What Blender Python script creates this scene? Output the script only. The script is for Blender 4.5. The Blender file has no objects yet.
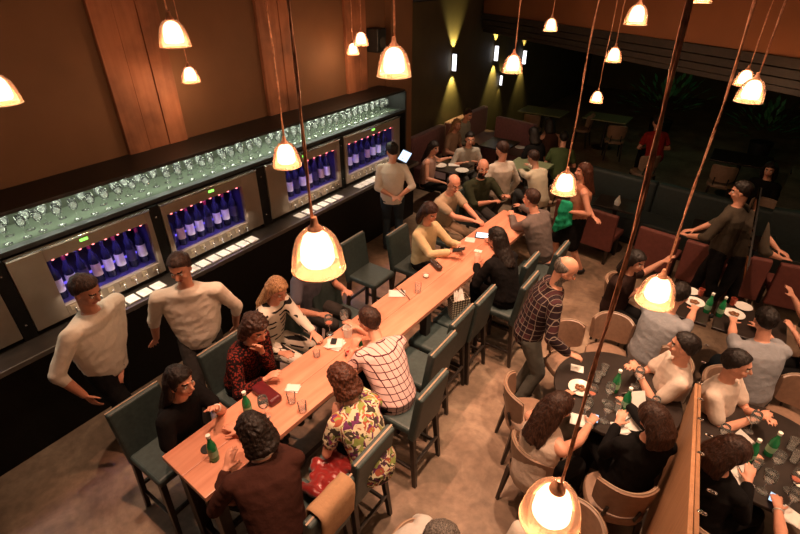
import bpy, bmesh, math, random
from mathutils import Vector as V, Matrix, noise
random.seed(7)
sc=bpy.context.scene; COL=sc.collection
rad=math.radians
# ------------------------------------------------------------ camera model
F=485.;P=rad(31.6);YAW=rad(35.);H=3.8
fh=(-math.sin(YAW),math.cos(YAW)); rt=(math.cos(YAW),math.sin(YAW))
def ray(u,v):
    a=u-400;b=v-267
    hf=F*math.cos(P)-b*math.sin(P); dn=F*math.sin(P)+b*math.cos(P)
    return V((fh[0]*hf+rt[0]*a, fh[1]*hf+rt[1]*a, -dn))
def at(u,v,z):
    d=ray(u,v); t=(z-H)/d.z; return V((d.x*t,d.y*t,z))
def atx(u,v,x):
    d=ray(u,v); t=x/d.x; return V((x,d.y*t,H+d.z*t))
def atd(u,v,w,size):
    c=F*size/w; d=ray(u,v); return V((0,0,H))+d*(c/F)
cam=bpy.data.cameras.new('camera'); co=bpy.data.objects.new('camera',cam); COL.objects.link(co)
co.location=(0,0,H); co.rotation_euler=(math.pi/2-P,0,YAW); cam.lens=F/800*36; cam.sensor_width=36; cam.clip_start=.02
sc.camera=co
sc.view_settings.view_transform='Standard'; sc.view_settings.look='None'; sc.view_settings.exposure=0.52; sc.view_settings.gamma=1
# ------------------------------------------------------------ materials
MC={}
def nodes(name):
    m=bpy.data.materials.new(name); m.use_nodes=True; nt=m.node_tree
    return m,nt,nt.nodes['Principled BSDF']
def mat(name,col,rough=.5,metal=0,var=.12,scale=20,bump=0,spec=.5,emit=None,es=0,trans=0,alpha=None,sheen=0):
    if name in MC: return MC[name]
    m,nt,b=nodes(name); N=nt.nodes; L=nt.links
    tc=N.new('ShaderNodeTexCoord'); nz=N.new('ShaderNodeTexNoise'); nz.inputs['Scale'].default_value=scale; nz.inputs['Detail'].default_value=4
    L.new(tc.outputs['Object'],nz.inputs['Vector'])
    cr=N.new('ShaderNodeValToRGB'); e=cr.color_ramp.elements
    e[0].position=.3; e[1].position=.7
    e[0].color=tuple(c*(1-var) for c in col)+(1,); e[1].color=tuple(min(1,c*(1+var)) for c in col)+(1,)
    L.new(nz.outputs['Fac'],cr.inputs['Fac']); L.new(cr.outputs['Color'],b.inputs['Base Color'])
    b.inputs['Roughness'].default_value=rough; b.inputs['Metallic'].default_value=metal
    b.inputs['Specular IOR Level'].default_value=spec
    if sheen: b.inputs['Sheen Weight'].default_value=sheen
    if trans: b.inputs['Transmission Weight'].default_value=trans
    if emit: b.inputs['Emission Color'].default_value=emit+(1,); b.inputs['Emission Strength'].default_value=es
    if bump:
        bp=N.new('ShaderNodeBump'); bp.inputs['Strength'].default_value=bump; bp.inputs['Distance'].default_value=.01
        L.new(nz.outputs['Fac'],bp.inputs['Height']); L.new(bp.outputs['Normal'],b.inputs['Normal'])
    MC[name]=m; return m
def ramp(N,stops,interp='LINEAR'):
    cr=N.new('ShaderNodeValToRGB'); cr.color_ramp.interpolation=interp; el=cr.color_ramp.elements
    while len(el)<len(stops): el.new(.5)
    for e,(p,c) in zip(el,stops): e.position=p; e.color=tuple(c)+(1,)
    return cr
def wood(name,c0,c1,axis='Y',scale=6,rough=.4,plank=None,dirt=0):
    m,nt,b=nodes(name); N=nt.nodes;L=nt.links
    tc=N.new('ShaderNodeTexCoord'); mp=N.new('ShaderNodeMapping')
    s={'X':(.12,1,1),'Y':(1,.08,1),'Z':(1,1,.08)}[axis]; mp.inputs['Scale'].default_value=s
    L.new(tc.outputs['Object'],mp.inputs['Vector'])
    nz=N.new('ShaderNodeTexNoise'); nz.inputs['Scale'].default_value=scale*4; nz.inputs['Detail'].default_value=8; nz.inputs['Distortion'].default_value=1.2
    L.new(mp.outputs['Vector'],nz.inputs['Vector'])
    cr=ramp(N,[(.3,c0),(.7,c1)]); L.new(nz.outputs['Fac'],cr.inputs['Fac'])
    out=cr.outputs['Color']
    n2=N.new('ShaderNodeTexNoise'); n2.inputs['Scale'].default_value=2.2; n2.inputs['Detail'].default_value=5
    L.new(tc.outputs['Object'],n2.inputs['Vector'])
    r2=ramp(N,[(.35,(1-dirt,)*3),(.6,(1,1,1))]); L.new(n2.outputs['Fac'],r2.inputs['Fac'])
    mx=N.new('ShaderNodeMixRGB'); mx.blend_type='MULTIPLY'; mx.inputs[0].default_value=1
    L.new(out,mx.inputs[1]); L.new(r2.outputs['Color'],mx.inputs[2]); out=mx.outputs[0]
    L.new(out,b.inputs['Base Color']); b.inputs['Roughness'].default_value=rough
    bp=N.new('ShaderNodeBump'); bp.inputs['Strength'].default_value=.15; bp.inputs['Distance'].default_value=.01
    L.new(nz.outputs['Fac'],bp.inputs['Height']); L.new(bp.outputs['Normal'],b.inputs['Normal'])
    return m
def emis(name,col,s):
    m=bpy.data.materials.new(name); m.use_nodes=True; nt=m.node_tree; nt.nodes.clear()
    e=nt.nodes.new('ShaderNodeEmission'); e.inputs[0].default_value=col+(1,); e.inputs[1].default_value=s
    o=nt.nodes.new('ShaderNodeOutputMaterial'); nt.links.new(e.outputs[0],o.inputs[0]); return m
def clearglass(name,tint,mix=.25,white=.06,dcol=(.95,.97,.93)):
    m=bpy.data.materials.new(name); m.use_nodes=True; nt=m.node_tree; nt.nodes.clear(); N=nt.nodes; L=nt.links
    t=N.new('ShaderNodeBsdfTransparent'); t.inputs[0].default_value=tint+(1,)
    g=N.new('ShaderNodeBsdfGlossy'); g.inputs['Roughness'].default_value=.06
    d=N.new('ShaderNodeBsdfTranslucent'); d.inputs[0].default_value=(.95,.97,.93,1)
    fr=N.new('ShaderNodeLayerWeight'); fr.inputs[0].default_value=mix
    d.inputs[0].default_value=dcol+(1,); d2=N.new('ShaderNodeBsdfDiffuse'); d2.inputs[0].default_value=dcol+(1,); md=N.new('ShaderNodeMixShader'); md.inputs[0].default_value=.5; L.new(d.outputs[0],md.inputs[1]); L.new(d2.outputs[0],md.inputs[2]); d=md
    m1=N.new('ShaderNodeMixShader'); m1.inputs[0].default_value=white; L.new(t.outputs[0],m1.inputs[1]); L.new(d.outputs[0],m1.inputs[2])
    m2=N.new('ShaderNodeMixShader'); L.new(fr.outputs['Fresnel'],m2.inputs[0]); L.new(m1.outputs[0],m2.inputs[1]); L.new(g.outputs[0],m2.inputs[2])
    o=N.new('ShaderNodeOutputMaterial'); L.new(m2.outputs[0],o.inputs[0]); return m
# fabric patterns (object coordinates: x across the body, z up)
def pattern(name,kind,c0,c1,c2=(0,0,0),s=1):
    m,nt,b=nodes(name); N=nt.nodes;L=nt.links; b.inputs['Roughness'].default_value=.85; b.inputs['Specular IOR Level'].default_value=.2
    tc=N.new('ShaderNodeTexCoord'); sp=N.new('ShaderNodeSeparateXYZ'); L.new(tc.outputs['Object'],sp.inputs[0])
    def math_(op,a,bv=None):
        n=N.new('ShaderNodeMath'); n.operation=op
        if hasattr(a,'links') or not isinstance(a,(int,float)): L.new(a,n.inputs[0])
        else: n.inputs[0].default_value=a
        if bv is not None:
            if isinstance(bv,(int,float)): n.inputs[1].default_value=bv
            else: L.new(bv,n.inputs[1])
        return n.outputs[0]
    def lines(src,per,w):
        return math_('LESS_THAN',math_('FRACT',math_('MULTIPLY',math_('ADD',src,10),1/per)),w)
    def mix(fac,a,bc):
        n=N.new('ShaderNodeMixRGB'); L.new(fac,n.inputs[0])
        for i,c in ((1,a),(2,bc)):
            if isinstance(c,tuple): n.inputs[i].default_value=c+(1,)
            else: L.new(c,n.inputs[i])
        return n.outputs[0]
    xy=math_('ADD',sp.outputs['X'],math_('MULTIPLY',sp.outputs['Y'],.35))
    if kind=='check':
        f=math_('MAXIMUM',lines(xy,.052,.13),lines(sp.outputs['Z'],.052,.13)); out=mix(f,c0,c1)
    elif kind=='plaid':
        a=mix(lines(xy,.11,.45),c0,c1); a=mix(lines(sp.outputs['Z'],.11,.45),a,c0)
        f=math_('MAXIMUM',lines(xy,.055,.1),lines(sp.outputs['Z'],.055,.1)); out=mix(f,a,c2)
    elif kind=='dots':
        v=N.new('ShaderNodeTexVoronoi'); v.inputs['Scale'].default_value=55; L.new(tc.outputs['Object'],v.inputs['Vector'])
        out=mix(math_('GREATER_THAN',v.outputs['Distance'],.44),c0,c1)
    elif kind=='floral':
        v=N.new('ShaderNodeTexNoise'); v.inputs['Scale'].default_value=19; v.inputs['Detail'].default_value=1.5; v.inputs['Distortion'].default_value=.8; L.new(tc.outputs['Object'],v.inputs['Vector'])
        sx=N.new('ShaderNodeSeparateColor'); L.new(v.outputs['Color'],sx.inputs[0])
        out=mix(math_('GREATER_THAN',sx.outputs[0],.57),(.62,.55,.38),(.34,.09,.05))
        out=mix(math_('GREATER_THAN',sx.outputs[1],.56),out,(.13,.03,.10))
        out=mix(math_('GREATER_THAN',sx.outputs[2],.58),out,(.25,.30,.08))
        out=mix(math_('LESS_THAN',sx.outputs[0],.40),out,(.05,.04,.03))
    elif kind=='stripes':
        v=N.new('ShaderNodeTexNoise'); v.inputs['Scale'].default_value=11; v.inputs['Detail'].default_value=0; L.new(tc.outputs['Object'],v.inputs['Vector'])
        g=math_('GREATER_THAN',v.outputs['Fac'],.5)
        f=math_('MULTIPLY',lines(sp.outputs['Z'],.055,.36),g); out=mix(f,c0,c1)
    L.new(out,b.inputs['Base Color']); return m
def cloth(name,c): return mat('cloth_'+name,c,.9,var=.04,scale=26,bump=.5,spec=.12,sheen=.0)
# ------------------------------------------------------------ mesh builder
def basis(d,up=V((0,0,1))):
    d=d.normalized(); x=d.cross(up)
    if x.length<1e-4: x=d.cross(V((0,1,0)))
    x.normalize(); return x, x.cross(d).normalized(), d
class MB:
    def __init__(s): s.v=[];s.f=[];s.m=[];s.mi=0
    def add(s,vs,fs):
        o=len(s.v); s.v+= [tuple(v) for v in vs]; s.f+=[tuple(i+o for i in f) for f in fs]; s.m+=[s.mi]*len(fs); return s
    def box(s,x0,x1,y0,y1,z0,z1,M=None):
        vs=[V((x,y,z)) for z in (z0,z1) for y in (y0,y1) for x in (x0,x1)]
        if M is not None: vs=[M@v for v in vs]
        return s.add(vs,[(0,2,3,1),(4,5,7,6),(0,1,5,4),(2,6,7,3),(0,4,6,2),(1,3,7,5)])
    def rings(s,rs,closed=True):
        n=len(rs[0]); vs=[p for r in rs for p in r]; fs=[]
        for i in range(len(rs)-1):
            for j in range(n):
                k=(j+1)%n; fs.append((i*n+j,i*n+k,(i+1)*n+k,(i+1)*n+j))
        if closed: fs.append(tuple(range(n-1,-1,-1))); fs.append(tuple((len(rs)-1)*n+j for j in range(n)))
        return s.add(vs,fs)
    def lathe(s,prof,c=(0,0,0),n=20,closed=False,ax=None):
        c=V(c); rs=[]
        for r,z in prof:
            r=max(r,.0003)
            rs.append([c+V((r*math.cos(2*math.pi*j/n),r*math.sin(2*math.pi*j/n),z)) for j in range(n)])
        return s.rings(rs,closed)
    def tube(s,pts,r,n=8,sx=1.,up=V((0,0,1))):
        pts=[V(p) for p in pts]; rs=[]
        if not isinstance(r,(list,tuple)): r=[r]*len(pts)
        for i,p in enumerate(pts):
            d=(pts[min(i+1,len(pts)-1)]-pts[max(i-1,0)]); x,y,_=basis(d,up)
            rs.append([p+(x*math.cos(2*math.pi*j/n)*sx+y*math.sin(2*math.pi*j/n))*r[i] for j in range(n)])
        return s.rings(rs)
    def ell(s,c,r,M=None,n=14,k=9):
        c=V(c); r=(r,r,r) if isinstance(r,(int,float)) else r; rs=[]
        for i in range(k+1):
            t=math.pi*i/k; t=min(max(t,.03),math.pi-.03)
            ring=[V((r[0]*math.sin(t)*math.cos(2*math.pi*j/n),r[1]*math.sin(t)*math.sin(2*math.pi*j/n),-r[2]*math.cos(t))) for j in range(n)]
            if M is not None: ring=[M@q for q in ring]
            rs.append([c+q for q in ring])
        return s.rings(rs)
    def cap(s,a,b,ra,rb,flat=1.,side=None,n=12):
        """tapered capsule, flat scales thickness along the normal to `side`"""
        a=V(a);b=V(b); d=(b-a)
        if d.length<1e-5: return s.ell(a,max(ra,rb))
        d.normalize()
        if side is None: x,y,_=basis(d)
        else:
            x=(V(side)-d*V(side).dot(d)); x=x.normalized() if x.length>1e-4 else basis(d)[0]; y=d.cross(x)
        rs=[]
        for t in (-.97,-.8,-.45,0): rs.append((a+d*ra*t,ra*math.sqrt(1-t*t)))
        for t in (0,.45,.8,.97): rs.append((b+d*rb*t,rb*math.sqrt(1-t*t)))
        R=[[p+(x*math.cos(2*math.pi*j/n)+y*math.sin(2*math.pi*j/n)*flat)*r for j in range(n)] for p,r in rs]
        return s.rings(R)
    def mesh(s,name):
        me=bpy.data.meshes.new(name); me.from_pydata(s.v,[],s.f)
        for p,m in zip(me.polygons,s.m): p.material_index=m
        bm=bmesh.new(); bm.from_mesh(me); bmesh.ops.recalc_face_normals(bm,faces=bm.faces); bm.to_mesh(me); bm.free()
        me.update(); return me
    def build(s,name,mats,parent=None,smooth=False,bevel=0,loc=None,rz=0,seg=2):
        me=s.mesh(name)
        for m in (mats if isinstance(mats,(list,tuple)) else [mats]): me.materials.append(m)
        if smooth: me.polygons.foreach_set('use_smooth',[True]*len(me.polygons))
        o=bpy.data.objects.new(name,me); COL.objects.link(o)
        if parent: o.parent=parent
        if loc is not None: o.location=loc
        o.rotation_euler.z=rz
        if bevel:
            b=o.modifiers.new('bevel','BEVEL'); b.width=bevel; b.segments=seg; b.limit_method='ANGLE'; b.angle_limit=rad(40)
        if smooth and smooth!='all':
            me.set_sharp_from_angle(angle=rad(45))
        return o
def tag(o,label=None,cat=None,group=None,kind=None):
    if label: o['label']=label
    if cat: o['category']=cat
    if group: o['group']=group
    if kind: o['kind']=kind
    return o
def empty(name,loc,rz=0,label=None,cat=None,group=None):
    o=bpy.data.objects.new(name,None); o.empty_display_size=.1; COL.objects.link(o); o.location=loc; o.rotation_euler.z=rz
    return tag(o,label,cat,group)
def dup(o,loc=None,rz=None,label=None,group=None,parent=None):
    c=o.copy(); COL.objects.link(c)
    if parent: c.parent=parent
    if loc is not None: c.location=loc
    if rz is not None: c.rotation_euler.z=rz
    if label: c['label']=label
    if group: c['group']=group
    for ch in list(o.children): dup(ch,parent=c)
    return c
def struct(o): return tag(o,kind='structure')
def remesh(mb,name,voxel,smooth_it=2):
    me=mb.mesh(name+'_tmp'); o=bpy.data.objects.new('tmp',me); COL.objects.link(o)
    r=o.modifiers.new('r','REMESH'); r.mode='VOXEL'; r.voxel_size=voxel; r.adaptivity=0
    if smooth_it:
        sm=o.modifiers.new('s','SMOOTH'); sm.factor=.5; sm.iterations=smooth_it
    dg=bpy.context.evaluated_depsgraph_get(); dg.update()
    me2=bpy.data.meshes.new_from_object(o.evaluated_get(dg)); me2.name=name
    bpy.data.objects.remove(o); bpy.data.meshes.remove(me)
    me2.polygons.foreach_set('use_smooth',[True]*len(me2.polygons))
    return me2
def disp(m,f):
    n=len(m.vertices); co=[0.]*(3*n); no=[0.]*(3*n); m.vertices.foreach_get('co',co); m.vertices.foreach_get('normal',no)
    for i in range(n):
        k=3*i; q=V((co[k],co[k+1],co[k+2])); a=f(q); co[k]+=no[k]*a; co[k+1]+=no[k+1]*a; co[k+2]+=no[k+2]*a
    m.vertices.foreach_set('co',co); m.update()
# ------------------------------------------------------------ shared materials
M_floor,nt,b=nodes('polished_concrete'); N=nt.nodes;L=nt.links
tc=N.new('ShaderNodeTexCoord'); n1=N.new('ShaderNodeTexNoise'); n1.inputs['Scale'].default_value=2.0; n1.inputs['Detail'].default_value=9; n1.inputs['Roughness'].default_value=.65; n1.inputs['Distortion'].default_value=.6
L.new(tc.outputs['Object'],n1.inputs['Vector']); cr=ramp(N,[(.28,(.13,.085,.055)),(.5,(.25,.17,.115)),(.72,(.40,.29,.20))]); L.new(n1.outputs['Fac'],cr.inputs['Fac'])
n2=N.new('ShaderNodeTexNoise'); n2.inputs['Scale'].default_value=14; n2.inputs['Detail'].default_value=6; L.new(tc.outputs['Object'],n2.inputs['Vector'])
c2=ramp(N,[(.35,(.72,.72,.72)),(.6,(1,1,1))]); L.new(n2.outputs['Fac'],c2.inputs['Fac'])
mx=N.new('ShaderNodeMixRGB'); mx.blend_type='MULTIPLY'; mx.inputs[0].default_value=.8; L.new(cr.outputs[0],mx.inputs[1]); L.new(c2.outputs[0],mx.inputs[2])
L.new(mx.outputs[0],b.inputs['Base Color']); b.inputs['Roughness'].default_value=.45
M_wall=mat('brown_plaster',(.20,.095,.045),.85,var=.06,scale=3)
M_soffit=mat('brown_soffit_paint',(.20,.068,.022),.85,var=.06,scale=3)
M_darkwall=mat('dark_olive_wall',(.085,.065,.03),.8,var=.15,scale=2)
M_black=mat('black_lacquer',(.006,.005,.004),.6,var=.2,spec=.2)
M_slab=mat('black_slab',(.011,.009,.008),.5,var=.25,scale=8)
M_pillar=wood('rough_pillar_planks',(.36,.13,.06),(.50,.20,.10),'Z',2,.75,dirt=.5)
M_table=wood('table_oak',(.60,.245,.15),(.74,.345,.225),'Y',3,.33,dirt=.15)
M_panel=wood('mirror_side_wood',(.36,.17,.08),(.46,.23,.12),'Z',6,.45)
M_dwood=wood('dark_stained_wood',(.012,.008,.006),(.03,.02,.014),'Z',6,.4)
M_beam=wood('dark_beam_wood',(.010,.006,.004),(.026,.016,.010),'X',4,.8)
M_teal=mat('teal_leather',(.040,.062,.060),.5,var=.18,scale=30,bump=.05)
M_taupe=mat('taupe_leather',(.30,.18,.12),.42,var=.12,scale=25,bump=.05)
M_seam=mat('tan_piping',(.36,.25,.17),.5)
M_maroon=mat('maroon_upholstery',(.16,.045,.035),.6,var=.15,scale=20)
M_purple=mat('dusty_purple_velvet',(.24,.10,.115),.7,var=.15,scale=20,sheen=.4)
M_steel=mat('brushed_steel',(.32,.25,.19),.40,metal=.6,var=.12,scale=4)
M_chrome=mat('chrome',(.8,.8,.8),.12,metal=1,var=.03)
M_glass=clearglass('clear_glass',(1,1,1),.22,.07)
M_tglass=clearglass('tumbler_glass',(1,1,1),.12,.17)
M_green=mat('green_bottle_glass',(.02,.30,.10),.1,var=.1,trans=.35)
M_white=mat('white_ceramic',(.80,.76,.70),.25,var=.03)
M_paper=mat('white_paper_napkin',(.82,.78,.73),.9,var=.04,scale=30,bump=.2)
M_cap=mat('bottle_cap_white',(.8,.8,.72),.5)
M_blk=mat('matte_black_plastic',(.012,.012,.012),.5)
M_screen=emis('lit_screen',(.55,.75,1.),1.3)
M_copper=mat('copper_cord',(.80,.34,.20),.35,metal=.35,var=.45,scale=45)
M_shade=clearglass('amber_shade_glass',(1.0,.88,.76),.16,.22,(1.,.55,.38))
M_bulb=emis('warm_frosted_diffuser',(1.,.72,.48),7)
SK=mat('skin',(.66,.31,.205),.5,var=.06,scale=30); SK2=mat('skin_tanned',(.55,.23,.14),.5,var=.06,scale=30)
M_lip=mat('lips',(.42,.10,.08),.5)
M_eye=mat('eye_white',(.75,.7,.66),.3,var=.02); M_iris=mat('eye_iris',(.03,.018,.012),.2)
def hairmat(name,c0,c1):
    m,nt,b=nodes(name); N=nt.nodes;L=nt.links; tc=N.new('ShaderNodeTexCoord'); mp=N.new('ShaderNodeMapping'); mp.inputs['Scale'].default_value=(1,1,.14); L.new(tc.outputs['Object'],mp.inputs['Vector'])
    nz=N.new('ShaderNodeTexNoise'); nz.inputs['Scale'].default_value=130; nz.inputs['Detail'].default_value=3; L.new(mp.outputs['Vector'],nz.inputs['Vector'])
    cr=ramp(N,[(.35,c0),(.68,c1)]); L.new(nz.outputs['Fac'],cr.inputs['Fac']); L.new(cr.outputs[0],b.inputs['Base Color']); b.inputs['Roughness'].default_value=.48; b.inputs['Specular IOR Level'].default_value=.35
    bp=N.new('ShaderNodeBump'); bp.inputs['Strength'].default_value=.8; bp.inputs['Distance'].default_value=.006; L.new(nz.outputs['Fac'],bp.inputs['Height']); L.new(bp.outputs['Normal'],b.inputs['Normal']); return m
HAIR={'black':hairmat('hair_black',(.004,.003,.002),(.020,.010,.007)),'brown':hairmat('hair_brown',(.010,.004,.003),(.062,.024,.013)),
 'auburn':hairmat('hair_auburn',(.022,.007,.004),(.115,.035,.016)),'blonde':hairmat('hair_blonde',(.16,.075,.03),(.62,.36,.18)),'grey':hairmat('hair_grey',(.05,.04,.035),(.26,.22,.19))}
# ------------------------------------------------------------ people
def ik(S,T,a,b,pole):
    d=T-S; L_=d.length; mx=(a+b)*.995
    if L_>mx: T=S+d*(mx/L_); d=T-S; L_=mx
    if L_<abs(a-b)+.02: L_=abs(a-b)+.02
    dn=d.normalized(); x=(a*a-b*b+L_*L_)/(2*L_); h=math.sqrt(max(a*a-x*x,0))
    p=pole-dn*pole.dot(dn); p=p.normalized() if p.length>1e-4 else V((0,0,-1))
    return S+dn*x+p*h, T
def hand(mb,W,d,n,s,side,curl):
    """palm, four unequal fingers and a thumb off the side of the palm; d = pointing, n = palm normal"""
    d=d.normalized(); n=(n-d*n.dot(d)); n=n.normalized() if n.length>1e-3 else basis(d)[1]; x=d.cross(n)*side
    K=W+d*.085*s
    mb.cap(W-d*.01,K-d*.012,.026*s,.034*s,.42,side=x)
    for i,(o,l) in enumerate(((.030,.066),(.010,.077),(-.010,.071),(-.029,.055))):
        p=K+x*o*s-d*.014*s; dd=(d+x*o*2.2).normalized(); r=.0088*s; ang=curl*(.7+.15*i)
        for seg in (.46,.31,.25):
            q=p+dd*l*1.15*s*seg; mb.cap(p,q,r,r*.93,n=8); r*=.93; p=q
            dd=(Matrix.Rotation(0,3,x)@dd*math.cos(ang)+n*math.sin(ang)).normalized()
    p=W+d*.022*s+x*.022*s; dd=(d*.75+x*.8+n*.25).normalized(); q=p+dd*.042*s; mb.cap(p,q,.012*s,.010*s,n=8)
    q2=q+(dd+d*.6+n*.4*curl).normalized()*.034*s; mb.cap(q,q2,.0098*s,.0085*s,n=8)
def hmask(style,d):
    x,y,z=d
    def lerp(v,pts):
        for (a,fa),(b_,fb) in zip(pts,pts[1:]):
            if v<=b_: return fa+(fb-fa)*max(0,(v-a))/(b_-a)
        return pts[-1][1]
    zt=lerp(y,[(-1,-1.05),(-.4,-.9),(-.05,-.42),(.2,-.12),(.42,.28),(.7,.52),(1,.62)])
    if style in('bob','long','curly'): zt=lerp(y,[(-1,-.95),(0,-.85),(.35,-.5),(.6,.25),(1,.55)])
    m=(z-zt)/(.30 if style in('short','receding','bald') else .18); m=max(0,min(1,m+.45)); m=m*m*(3-2*m)
    if style=='bald':
        t=.30 if y<.1 else -.1
        m*=max(0,min(1,(t-z)/.15+.5))
    if style=='receding' and y>-.1: m*=max(0,min(1,1-(y+.1)*1.6)) if z>.4 else 1
    return m
def person(label,head,rz,hipz=None,yaw=0,pitch=0,s=1.,hair='short',hc='brown',skin=SK,top=None,sleeve='short',bottom=None,skirt=None,LH=None,RH=None,
           mode='stool',step=0,vox=.0075,wide=1.,beard=False,curl=.35,shoe=None,roll=0,cat='person',extra=None,twist=0,collar=False,lean=.04):
    head=V(head); seat={'stool':.76,'chair':.53,'stand':None}[mode]
    total=.69*s
    if mode=='stand': hz=head.z-total+.01
    else: hz=hipz or seat
    dz=head.z-hz; h=math.sqrt(max(0,total*total-dz*dz)) if mode!='stand' else lean
    h=min(h,.42)
    R=Matrix.Rotation(rad(rz),3,'Z'); Ri=R.transposed()
    hipw=head-R@V((0,h,0)); base=V((hipw.x,hipw.y,0))
    root=empty('person',base,rad(rz),label,cat)
    loc=lambda w: Ri@(V(w)-base)
    hd=loc(head); hip=V((0,0,hz)); up=(hd-hip)
    neck=hip+up*.735+V((0,-.02 if mode!='stand' else 0,0)); chest=hip+up*.45+V((0,-.025,0)); waist=hip+up*.2+V((0,-.01,0))
    Rt=Matrix.Rotation(rad(twist),3,'Z')
    tw=(neck-hip).normalized(); side=Rt@V((1,0,0)); fwd=tw.cross(side)*-1
    fwd=side.cross(tw)*-1 if False else tw.cross(side)
    if fwd.y<0: fwd=-fwd
    sw=.172*s*wide
    sh={+1:neck+side*sw-tw*.072*s,-1:neck-side*sw-tw*.072*s}
    # arms
    A={}
    for sg,tgt in ((1,RH),(-1,LH)):
        S=sh[sg]
        if tgt is None:
            T=V((sg*.13,.30,hz+.09)) if mode!='stand' else V((sg*(.26+.16*(wide-1))*s,.08,hz-.04))
            n=V((0,0,-1)) if mode!='stand' else V((-sg,0,0))
        elif tgt=='back': T=V((sg*.30,-.12,hz+.02)); n=V((-sg,0,0))
        else: T=loc(tgt); n=V((0,0,-1))
        pole=V((sg*.6,-.35,-.9))
        E_,T=ik(S,T,.285*s,.25*s,pole); d=(T-E_).normalized()
        if n.z<-.5: 
            if d.z<-.25: d=V((d.x,d.y,d.z*.35)).normalized()
        A[sg]=(S,E_,T,d,n)
    # legs
    G={}
    for sg in (1,-1):
        Hh=V((sg*.09*s,0,hz-.02))
        if mode=='stand':
            an=V((sg*.10*s,sg*step*.5,.085)); Kn,an=ik(Hh,an,.43*s,.43*s,V((0,1,0)))
        else:
            fz=.30 if mode=='stool' else .085
            Kn=Hh+V((sg*.05,.40*s,.0)); Kn,an=ik(Hh,V((sg*.12,.34*s if mode=='stool' else .42*s,fz+.02)),.42*s,.42*s,V((0,.7,.7)))
        G[sg]=(Hh,Kn,an)
    HM=Matrix.Rotation(rad(yaw),3,'Z')@Matrix.Rotation(rad(-pitch),3,'X')@Matrix.Rotation(rad(roll),3,'Y')
    hp=lambda x,y,z: hd+HM@V((x,y,z))*s
    def torso(mb,g=0,zlo=None,cut=True,belly=0):
        prof=[(hip+V((0,0,-.09)),.145,.115),(hip+V((0,0,.02)),.168,.125),(waist,.148*wide,.108+belly),(chest,.168*wide,.118),(hip+up*.58+V((0,-.03,0)),.172*wide,.108),(neck-tw*.035*s,.135*wide,.082),(neck+tw*.012,.062,.062)]
        rs=[]
        for i,(p,a,b_) in enumerate(prof):
            f=i/6; sd=(Matrix.Rotation(rad(twist*f),3,'Z')@V((1,0,0))); fw=V((0,1,0)) if i<2 else fwd
            rs.append([p+sd*math.cos(2*math.pi*j/20)*(a*s+g)+fw*math.sin(2*math.pi*j/20)*(b_*s+g) for j in range(20)])
        mb.rings(rs)
    b_=MB(); torso(b_)
    for sg in (1,-1):
        S,E_,T,d,n=A[sg]
        b_.cap(neck-tw*.045*s,S,.055*s,.056*s); b_.cap(S,E_,.05*s,.038*s); b_.cap(E_,E_+(T-E_)*.35,.039*s,.041*s); b_.cap(E_+(T-E_)*.3,T,.041*s,.026*s)
        hand(b_,T,d,n,s,sg,curl)
        Hh,Kn,an=G[sg]
        b_.cap(Hh,Kn,.085*s,.056*s); b_.cap(Kn,Kn+(an-Kn)*.35,.054*s,.054*s); b_.cap(Kn+(an-Kn)*.3,an,.053*s,.035*s)
        b_.cap(an,an+V((0,.13,-.04))*s,.036*s,.03*s)
    b_.cap(neck-tw*.03,hp(0,-.02,-.06),.058*s,.052*s)
    b_.ell(hp(0,-.014,.03),(.076*s,.096*s,.092*s),HM,18,12); b_.ell(hp(0,.018,-.03),(.060*s,.070*s,.080*s),HM,16,10)
    b_.ell(hp(0,.05,-.088),(.028*s,.026*s,.022*s),HM); b_.cap(hp(0,.084,.015),hp(0,.103,-.020),.009*s,.014*s)
    b_.ell(hp(0,.082,-.052),(.025*s,.012*s,.007*s),HM); b_.ell(hp(0,.080,-.063),(.021*s,.012*s,.007*s),HM)
    b_.ell(hp(0,.074,.034),(.052*s,.016*s,.010*s),HM)
    for sg in (1,-1):
        b_.ell(hp(sg*.077,-.004,-.006),(.011*s,.020*s,.031*s),HM); b_.ell(hp(sg*.036,.060,-.022),(.024*s,.024*s,.022*s),HM)
    me=remesh(b_,'body',vox,2)
    me.materials.append(skin); me.materials.append(M_lip); me.materials.append(HAIR[hc])
    HMi=HM.transposed()
    for p in me.polygons:
        c=p.center
        if (c-hd).length>.16*s: continue
        q=HMi@(c-hd)/s
        if q.y>.05:
            if abs(q.x)<.027 and -.069<q.z<-.047 and q.y>.072: p.material_index=1
            elif .026<q.z<.042 and .014<abs(q.x)<.048: p.material_index=2
            if beard and q.z<-.035 and not(abs(q.x)<.02 and -.066<q.z<-.048): p.material_index=2
        elif beard and q.z<-.05 and q.y>.0: p.material_index=2
    o=bpy.data.objects.new('body',me); COL.objects.link(o); o.parent=root
    for sg in (1,-1):
        e=MB(); e.ell(hp(sg*.031,.073,.010),(.0135*s,.010*s,.009*s),HM,10,6); e.mi=1; e.ell(hp(sg*.031,.080,.010),(.0055*s,.004*s,.0058*s),HM,8,5)
        e.build('eye',[M_eye,M_iris],root,smooth=True)
    # hair
    if hair:
        hb=MB(); ico=bmesh.new(); bmesh.ops.create_icosphere(ico,subdivisions=4,radius=1)
        vol={'short':.10,'receding':.08,'bald':.07,'bob':.20,'long':.14,'curly':.26}[hair]
        vs=[]
        for v in ico.verts:
            d=v.co.normalized(); m=hmask(hair,d); nz=noise.noise(d*(9 if hair!='curly' else 6)+V((head.x*3,head.y,0)))
            r=.86*(1-m)+(1.05+vol*(.6 if d.z<0 and hair=='short' else 1)+nz*(.045 if hair!='curly' else .12))*m
            vs.append(hd+HM@(V((0,-.014,.028))+V((d.x*.077,d.y*.097,d.z*.094))*r)*s)
        hb.add(vs,[tuple(v.index for v in f.verts) for f in ico.faces]); ico.free()
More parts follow.
